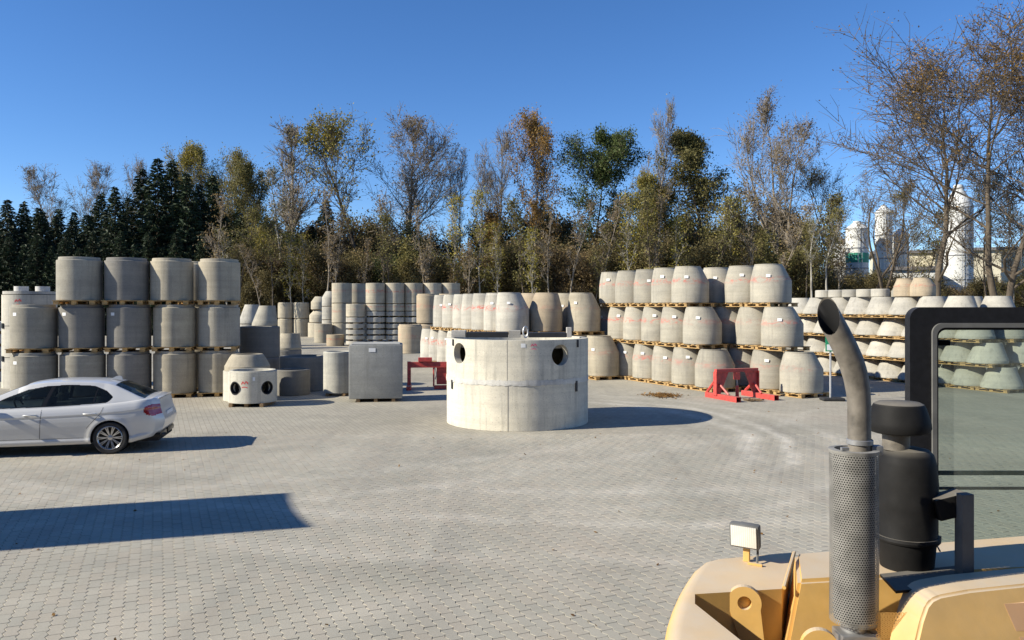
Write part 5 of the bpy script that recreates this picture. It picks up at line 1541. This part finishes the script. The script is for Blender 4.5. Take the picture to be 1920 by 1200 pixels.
TREE_MESH = {}
def tree_data(key, seed, H, leafmat, barkmat, nleaf, leafsize, spread_leaf=.25, keep=None, **kw):
    if key in TREE_MESH: return TREE_MESH[key]
    nleaf = int(nleaf * 2.1); leafsize *= .62
    thick, thin, tips = grow(seed, H, **kw)
    V1, Q1 = tubes('t', thick, 6); V2, Q2 = tubes('t', thin, 3)
    tr = mesh_np('trunk_mesh', np.concatenate([V1, V2]), np.concatenate([Q1, Q2 + len(V1)]), True); tr.materials.append(MAT[barkmat])
    cr = None
    if nleaf:
        r = np.random.default_rng(seed + 99)
        if keep is not None:      # leaves left only on part of the crown
            w = keep(tips); w = np.maximum(w, 0); w /= w.sum()
            idx = r.choice(len(tips), nleaf, p=w)
        else: idx = r.integers(0, len(tips), nleaf)
        c = tips[idx] + r.normal(0, spread_leaf, (nleaf, 3))
        V, Q = leaves_np(c, leafsize, r)
        cr = mesh_np('crown_mesh', V, Q); cr.materials.append(MAT[leafmat])
    TREE_MESH[key] = (tr, cr); return tr, cr
def put_tree(name, data, px, D, rz, sc, label, group, cat='tree', z=-.06):
    t = empty(name, (X(px, D), D, z), rz); t.scale = sc if hasattr(sc, '__len__') else (sc, sc, sc)
    tag(t, label, cat, group)
    link('trunk', data[0], None, t)
    if data[1] is not None: link('crown', data[1], None, t)
    return t
def hgt(py, D): return Zz(py, D)

def conifer_data(seed, n=120):
    key = ('conifer', seed)
    if key in TREE_MESH: return TREE_MESH[key]
    r = np.random.default_rng(seed); H = 10.0; segs = [(0, 0, i * H / 6, 0, 0, (i + 1) * H / 6, .16 * (1 - i / 6.2), .16 * (1 - (i + 1) / 6.2)) for i in range(6)]
    C = []; A = []; S = []
    for i in range(n):
        f = (i + r.random()) / n; z = H * (.03 + .965 * f); L = 2.55 * (1 - f) ** .85 * r.uniform(.72, 1.18) + .12
        az = i * 2.4 + r.normal(0, .3); d = np.array([math.cos(az), math.sin(az), .05 - .35 * (1 - f)])
        p0 = np.array([0, 0, z]); p1 = p0 + d * L + np.array([0, 0, .10 * L])
        segs.append((*p0, *p1, .02, .006))
        m = max(8, int(44 * L)); g = r.uniform(.08, 1.0, m) ** .8
        c = p0 + (p1 - p0) * g[:, None] + np.array([0, 0, -.10 * L]) * np.sin(np.pi * g)[:, None]
        side = np.array([-math.sin(az), math.cos(az), 0]); lat = r.normal(0, .16, m) * (.4 + L * .55) * (1.1 - .7 * g)
        c = c + side * lat[:, None] + r.normal(0, .04, (m, 3))
        a = d * 1.0 + side * np.sign(lat)[:, None] * .8 + np.array([0, 0, -.45]) + r.normal(0, .35, (m, 3)); a /= np.linalg.norm(a, axis=1, keepdims=True)
        C.append(c); A.append(a); S.append(r.uniform(.08, .17, m))
    C = np.concatenate(C); A = np.concatenate(A); S = np.concatenate(S)[:, None]
    b = np.cross(A, r.normal(size=A.shape)); b /= np.linalg.norm(b, axis=1, keepdims=True)
    V = np.stack([C - A * S, C - b * S * .34, C + A * S * 1.2, C + b * S * .34], 1).reshape(-1, 3)
    cr = mesh_np('crown_mesh', V, np.arange(len(V)).reshape(-1, 4)); cr.materials.append(MAT['needles'])
    v, q = tubes('t', segs, 5); tr = mesh_np('trunk_mesh', v, q, True); tr.materials.append(MAT['bark_dark'])
    TREE_MESH[key] = (tr, cr); return tr, cr

def forest():
    g = 'trees along the forest edge'
    # spruces
    spr = [(-22, 352, 82), (14, 372, 80), (45, 378, 84), (73, 388, 80), (104, 404, 86), (135, 408, 80), (163, 400, 82), (190, 362, 84), (216, 348, 80), (240, 372, 86), (267, 316, 84), (296, 294, 82), (322, 300, 85), (350, 322, 82), (374, 345, 86), (398, 328, 88), (612, 372, 90), (452, 372, 92), (-60, 360, 84), (500, 405, 90), (585, 420, 86)] + [(x_, 405 + 14 * math.sin(x_ * 1.7), 96) for x_ in range(-70, 440, 30)] + [(x_, 448 + 16 * math.sin(x_ * 2.3), 77) for x_ in range(-60, 425, 26)]
    for i, (px, py, D) in enumerate(spr):
        h = hgt(py, D); d = conifer_data(11 + i % 5, 210)
        s = h / 10.0
        nb = 'dark green spruce, %s' % ['at the far end of the forest edge beyond the shaft tower', 'slim, behind the shaft tower', 'short, behind the shaft tower', 'beside the short spruces behind the shaft tower', 'low, behind the first top ring of the tall stack', 'low and broad behind the tall stack', 'leaning on its neighbours behind the tall stack', 'pointed, rising above the first top ring', 'tallest of the group above the second top ring', 'between two taller spruces above the second top ring', 'slender, flanking the tallest spruces', 'the tallest of all, above the third top ring', 'second tallest, just beside the tallest spruce', 'shoulder high to the tallest spruce', 'shaded, below the yellow treetops', 'thin, reaching into the yellow treetops', 'alone among bare trees beyond the far stacks', 'hidden low behind the bare tree with the pale trunk', 'outermost of the forest edge', 'small, at the foot of the bare tree with the pale trunk', 'small, beside the lone spruce'][i] if i < 21 else ('dark spruce of the rear line between the spruces behind the tall stack' if D > 90 else 'low young spruce in the front line behind the tall stack')
        put_tree('spruce_tree', d, px, D, i * 1.3, (s * random.uniform(.9, 1.1), s * random.uniform(.9, 1.1), s), nb, g if i < 21 else ('rear line of spruces' if D > 90 else 'front line of young spruces'))
    # bare and thinly leaved trees, left to right
    bareK = dict(n1=26, n2=9, n3=6)
    def T(name, px, py, D, key, label, sx=1.0, rz=0.0, **kw):
        H = hgt(py, D); d = tree_data(key, kw.pop('seed', 17), 16.0, **kw)
        s = H / 16.0 * .97
        put_tree(name, d, px, D, rz, (s * sx, s * sx, s), label, g)
    pale = dict(leafmat='leaf_brown', barkmat='bark_grey', nleaf=900, leafsize=.09, spread=.26, base=.3, lift=.9, **bareK)
    T('bare_tree', 112, 322, 100, 'bareA', 'pale bare tree rising behind the short spruces', seed=5, **pale)
    T('bare_tree', 168, 318, 104, 'bareA', 'pale twiggy tree behind the pointed spruce', .9, 2.0, **pale)
    T('bare_tree', 240, 303, 104, 'bareA', 'thin bare tree between two spruce groups', .7, 4.0, **pale)
    yel = dict(leafmat='leaf_yellow', barkmat='bark_grey', nleaf=5200, leafsize=.13, spread=.28, base=.3, lift=.8, **bareK)
    T('yellow_tree', 345, 292, 98, 'yelA', 'yellowing tree rising behind the tallest spruces', .8, 0, seed=21, **yel)
    T('yellow_tree', 395, 292, 100, 'yelA', 'yellowing tree behind the slim spruce', .9, 2.2, **yel)
    T('yellow_tree', 430, 304, 97, 'yelA', 'yellowing tree beside the olive tree', .8, 4.1, **yel)
    olv = dict(leafmat='leaf_olive', barkmat='bark_dark', nleaf=8000, leafsize=.15, spread=.24, base=.12, lift=.6, **bareK)
    T('olive_tree', 462, 308, 92, 'olvA', 'olive brown leafy tree left of the tall bare tree', .75, 0, seed=31, **olv)
    T('tall_bare_tree', 538, 238, 84, 'poplar', 'tall bare tree with upright branches and pale trunk', 1.45, 0, seed=41, leafmat='leaf_olive', barkmat='bark_grey', nleaf=3600, leafsize=.12, spread=.22, base=.12, n1=46, n2=9, n3=6, lift=1.9, trunk_r=.2, narrow=.5,
      keep=lambda p: np.clip(9.5 - p[:, 2], .0, 9) ** 1.3 + .15)
    T('olive_tree', 486, 395, 80, 'olvB', 'low yellow green tree before the tall bare tree', .8, 1.0, seed=33, leafmat='leaf_yellow', barkmat='bark_grey', nleaf=4800, leafsize=.16, spread=.26, base=.15, lift=.6, **bareK)
    T('leaning_tree', 690, 218, 84, 'lean', 'tall leaning tree with sparse leaves at its tips', 1.0, 2.6, seed=52, leafmat='leaf_yellow', barkmat='bark_dark', nleaf=2600, leafsize=.15, spread=.30, base=.32, n1=22, n2=9, n3=6, lift=.9, lean=(.12, .0), trunk_r=.17, keep=lambda p: np.clip(p[:, 2] - 3, .2, 14) ** 2)
    T('broad_bare_tree', 755, 236, 88, 'broad', 'broad bare tree with a domed crown of fine twigs', 1.0, .5, seed=61, leafmat='leaf_brown', barkmat='bark_grey', nleaf=2600, leafsize=.12, spread=.34, base=.22, n1=38, n2=10, n3=7, lift=.75, trunk_r=.2)
    T('thin_bare_tree', 862, 290, 92, 'bareB', 'thin bare grey tree in the gap beside the broad tree', .62, 0, seed=71, **pale)
    T('thin_bare_tree', 903, 300, 88, 'bareB', 'second thin bare tree near the gap', .6, 2.4, **pale)
    T('thin_bare_tree', 932, 246, 88, 'sparse', 'tall slim tree with a few orange leaves low down', .75, 1.0, seed=75, leafmat='leaf_orange', barkmat='bark_grey', nleaf=2600, leafsize=.14, spread=.25, base=.25, lift=.9, keep=lambda p: np.clip(11 - p[:, 2], .05, 9) ** 2, **bareK)
    T('orange_tree', 1012, 228, 88, 'orange', 'slim tree with sparse orange leaves high in its crown', .72, .7, seed=81, leafmat='leaf_orange', barkmat='bark_grey', nleaf=6000, leafsize=.15, spread=.30, base=.2, lift=.85, **bareK)
    T('dark_tree', 1120, 256, 90, 'dome', 'dense dark green tree with a rounded domed top', .95, 0, seed=91, leafmat='leaf_green', barkmat='bark_dark', nleaf=11000, leafsize=.15, spread=.28, base=.38, n1=26, n2=9, n3=6, lift=.5, droop=.05, lean=(.05, 0))
    T('bare_spire_tree', 1214, 184, 84, 'spire', 'tallest slim tree, bare at the top and yellow below', .62, 0, seed=101, leafmat='leaf_yellow', barkmat='bark_grey', nleaf=4600, leafsize=.13, spread=.24, base=.12, n1=40, n2=9, n3=6, lift=1.3, keep=lambda p: np.clip(9.2 - p[:, 2], .0, 9) ** 1.2 + .02)
    T('yellow_tree', 1180, 330, 82, 'yelB', 'low yellow green tree beside the tallest slim tree', .85, 1.0, seed=111, leafmat='leaf_yellow', barkmat='bark_dark', nleaf=5600, leafsize=.16, spread=.26, base=.12, lift=.7, **bareK)
    T('yellow_tree', 1252, 345, 84, 'yelB', 'low yellow tree right of the tallest slim tree', .8, 3.0, **dict(leafmat='leaf_yellow', barkmat='bark_dark', nleaf=5600, leafsize=.16, spread=.26, base=.12, lift=.7, **bareK))
    T('willow_tree', 1348, 226, 82, 'willow', 'dense olive willow with a leaning pointed top', .98, 2.9, seed=121, leafmat='leaf_olive', barkmat='bark_dark', nleaf=15000, leafsize=.15, spread=.25, base=.10, n1=34, n2=9, n3=6, lift=.7, droop=.05, lean=(-.07, 0), narrow=.7)
    T('wide_bare_tree', 1482, 194, 80, 'bareC', 'wide bare tree forking low above the cone rows', .95, 1.2, seed=131, leafmat='leaf_brown', barkmat='bark_grey', nleaf=1800, leafsize=.12, spread=.34, base=.30, n1=34, n2=10, n3=7, lift=1.1, fork=3, trunk_r=.17)
    T('brown_tree', 1572, 285, 84, 'brownA', 'brown leaved tree before the white silos', .7, 0, seed=141, leafmat='leaf_olive', barkmat='bark_dark', nleaf=1700, leafsize=.13, spread=.3, base=.2, lift=.7, fork=2, **bareK)
    T('crooked_tree', 1640, 330, 70, 'crook', 'crooked dark tree forking low before the silos', 1.15, 1.6, seed=151, leafmat='leaf_brown', barkmat='bark_dark', nleaf=900, leafsize=.12, spread=.36, base=.22, n1=18, n2=8, n3=5, lift=.9, fork=4, trunk_r=.2, curve=.10)
    big = dict(leafmat='leaf_orange', barkmat='bark_dark', nleaf=2800, leafsize=.10, spread=.50, base=.24, n1=28, n2=11, n3=7, lift=.52, trunk_r=.20, narrow=.45, keep=lambda p: np.clip(p[:, 2] - 5, .05, 14) ** 2.0)
    T('great_tree', 1752, 160, 62, 'bigA', 'great spreading tree with bare twigs beside the white silo', 1.3, .4, seed=161, **big)
    T('great_tree', 1880, 120, 58, 'bigB', 'greatest tree, reddish leaves on its top twigs', 1.2, 2.2, seed=162, **dict(big, fork=2))
    T('great_tree', 2010, 130, 60, 'bigA', 'great tree at the far right edge beyond the loader', 1.0, 3.4, **big)
    T('brown_tree', 1700, 360, 74, 'brownB', 'low ochre leaved tree before the cream building', .9, 1.4, seed=142, leafmat='leaf_olive', barkmat='bark_dark', nleaf=2200, leafsize=.13, spread=.32, base=.1, lift=.6, **bareK)
    T('brown_tree', 1850, 340, 72, 'brownB', 'low ochre leaved tree below the greatest tree', .9, 3.0, **dict(leafmat='leaf_olive', barkmat='bark_dark', nleaf=1, leafsize=.1))
    T('brown_tree', 1935, 330, 74, 'brownB', 'low ochre tree at the right edge of the forest', .9, 5.0, **dict(leafmat='leaf_olive', barkmat='bark_dark', nleaf=1, leafsize=.1))
    # slim pale birches in front
    for i, (px, py, D, ln) in enumerate(((430, 430, 76, 0), (538, 330, 78, 0), (1530, 400, 66, -.16), (1545, 395, 66, .02))):
        H = hgt(py, D); d = tree_data(('birch', i % 2, ln), 200 + i, 10.0, 'leaf_olive', 'bark_pale', 500, .10, spread=.16, base=.55, n1=12, n2=6, n3=4, lift=1.2, trunk_r=.12, lean=(ln, 0))
        put_tree('birch_tree', d, px, D, 0, H / 10, ['slim pale birch trunk behind the tall stack\'s last ring', 'pale straight birch trunk at the foot of the tall bare tree', 'pale leaning birch beside the wide bare tree', 'pale birch forked with the leaning birch'][i], g)
    # slender saplings and poles standing in the undergrowth
    rs = random.Random(9); pol = [tree_data(('pole', k), 400 + k, 10.0, ['leaf_brown', 'leaf_olive', 'leaf_yellow'][k % 3], ['bark_grey', 'bark_dark', 'bark_pale'][k % 3], [250, 700, 500][k % 3], .13, spread=.17, base=.35, n1=14, n2=6, n3=4, lift=1.3, trunk_r=.085, lean=(.05 * (k - 2), 0)) for k in range(5)]
    for i in range(46):
        px = 415 + i * 33 + rs.uniform(-12, 12); D = rs.uniform(70.5, 74.5); py = rs.uniform(360, 455)
        if px > 1545 and i % 5: continue
        k = rs.randrange(5); kn = ['grey', 'dark', 'pale'][k % 3]
        put_tree('sapling', pol[k], px, D, rs.uniform(0, 6), hgt(py, D) / 10, 'slender %s sapling standing before the bushes %s' % (kn, 'beyond the far ring stacks' if px < 860 else 'beyond the giant tank' if px < 1120 else 'above the cone rows' if px < 1490 else 'before the silos'), 'saplings along the forest edge', 'sapling')
    # bushes of the undergrowth: each its own plant
    rr = random.Random(5)
    kinds = []
    for s, (lm, nl) in enumerate((('leaf_thicket', 6500), ('leaf_thicket', 6500), ('leaf_olive', 5200), ('leaf_brown', 4200), ('leaf_green', 5200))):
        kinds.append(tree_data(('bush', s), 300 + s, 8.0, lm, 'bark_dark', nl, .165, spread_leaf=.35, spread=.42, base=.03, n1=26, n2=7, n3=4, lift=.75, fork=4, trunk_r=.07))
    desc = ['dark twiggy thicket bush', 'dark dense thicket bush', 'olive leaved bush', 'brown leaved bush', 'dark green bush']
    lab = lambda px: ('behind the tall stack' if px < 460 else 'beyond the far ring stacks' if px < 860 else 'beyond the giant tank' if px < 1120 else 'above the cone rows' if px < 1490 else 'before the silos and cream building')
    n = 0
    for px in range(406, 1990, 21):
        dip = 15 if 800 < px < 905 else 0
        k = rr.choice((0, 0, 1, 1, 2, 3, 4)) if px > 430 else rr.choice((0, 1, 1, 4))
        D = rr.uniform(75, 82); py = rr.uniform(462, 528) + dip
        if px > 1500: py = rr.uniform(520, 548)
        if px < 430: py = rr.uniform(500, 530)
        s = hgt(py, D) / 8.0
        put_tree('bush', kinds[k], px + rr.uniform(-8, 8), D, rr.uniform(0, 6), (s * 1.1, s * 1.1, s), desc[k] + ' at the forest edge ' + lab(px), 'bushes of the forest edge', 'bush'); n += 1
    for px in range(-40, 1990, 34):          # second, taller line farther back
        if 835 < px < 880 or px > 1540 or px < 300: continue
        k = rr.choice((0, 1, 2, 3)) if px > 430 else rr.choice((0, 1)); D = rr.uniform(88, 100); py = rr.uniform(410, 480)
        s = hgt(py, D) / 8.0
        put_tree('bush', kinds[k], px + rr.uniform(-10, 10), D, rr.uniform(0, 6), (s * .9, s * .9, s), 'tall ' + desc[k] + ' deep in the wood ' + lab(px), 'bushes deep in the wood', 'bush')
    # deep wood far behind, one mass of stems and leaves that closes the gaps low down
    r = np.random.default_rng(77); m = 30000
    x = r.uniform(-85, 40, m); y = r.uniform(104, 118, m); zt = 7.5 + 2.5 * np.sin(x * .21) + 1.6 * np.sin(x * .63 + 1)
    z = r.random(m) ** 1.2 * zt
    V, Q = leaves_np(np.stack([x, y, z], 1), .30, r)
    tag(link('deep_wood', mesh_np('deep_wood', V, Q), MAT['leaf_thicket']), 'dark mass of distant woodland closing the gaps between trunks', 'woodland', kind='stuff')
forest()

# ------------------------------------------------------------------ concrete works behind the right-hand trees
def works():
    def silo(px, D, w, ytop, ycone, band=None, label='', legs=False):
        R = w / 2 * D / F; t = empty('silo', (X(px, D), D, -.06)); tag(t, label, 'silo', 'silos of the concrete works')
        z1, z2 = Zz(ycone, D), Zz(ytop, D)
        MB().lathe([(R, 0), (R, z1)], 32).build('shell', MAT['plaster_white'], t, 40)
        MB().lathe([(R + .08, z1 - .1), (R + .08, z1), (R * .72, z1 + .42 * (z2 - z1)), (R * .68, z1 + .44 * (z2 - z1)), (R * .36, z1 + .80 * (z2 - z1)), (R * .34, z2), (0, z2)], 32).build('roof_cone', MAT['plaster_white'], t, 40)
        for k in range(1, 5):
            MB().lathe([(R + .005, z1 * k / 5 - .08), (R + .06, z1 * k / 5), (R + .005, z1 * k / 5 + .08)], 32).build('hoop', MAT['steel_grey'], t, 40)
        if band: MB().lathe([(R + .02, Zz(band[1], D)), (R + .02, Zz(band[0], D))], 32).build('green_band', MAT['silo_green'], t, 40)
        mb = MB()
        for k in range(int(z1 / .6)): mb.box((-.25, -R - .12, .4 + k * .6), (.5, .04, .04))
        mb.box((-.5, -R - .12, z1 / 2), (.05, .05, z1)); mb.box((0, -R - .12, z1 / 2), (.05, .05, z1)); mb.build('ladder', MAT['galvanised'], t)
    silo(1797, 100, 50, 346, 388, None, 'broad white silo with cone roof beside the great tree')
    silo(1657, 104, 30, 384, 398, None, 'slim white silo behind the crooked tree')
    silo(1607, 102, 40, 414, 428, (474, 492), 'white silo with a green band behind the brown tree')
    silo(1688, 106, 30, 428, 440, None, 'short white silo beside the slim silo')
    def building(px0, px1, ytop, D, dep, mat, label, nwin, roof=True):
        x0, x1 = X(px0, D), X(px1, D); h = Zz(ytop, D); t = empty('works_building', ((x0 + x1) / 2, D, -.06), math.radians(-22)); tag(t, label, 'building', 'buildings of the concrete works')
        w = x1 - x0
        MB().box((0, dep / 2, h / 2), (w, dep, h)).build('wall', mat, t)
        if roof: MB().box((0, dep / 2, h + .2), (w + .8, dep + .8, .4)).build('roof', MAT['roof_grey'], t)
        for i in range(nwin):
            cx = -w / 2 + w * (i + .5) / nwin
            f = MB().box((cx, -.02, h * .55), (w / nwin * .5, .08, h * .22)).build('window', MAT['window_dark'], t)
            MB().box((cx, -.05, h * .55 - h * .12), (w / nwin * .56, .12, .15)).build('sill', MAT['plaster_white'], f)
    building(1553, 1600, 452, 108, 8, MAT['plaster_white'], 'narrow white plant tower behind the brown tree', 2)
    building(1645, 1780, 474, 112, 14, MAT['plaster_cream'], 'cream hall below the white silo', 4)
    building(1770, 1990, 468, 104, 14, MAT['plaster_cream'], 'long cream hall beyond the greatest tree', 6)
    building(1680, 1750, 505, 96, 6, MAT['plaster_white'], 'low white shed before the cream hall', 2)
works()
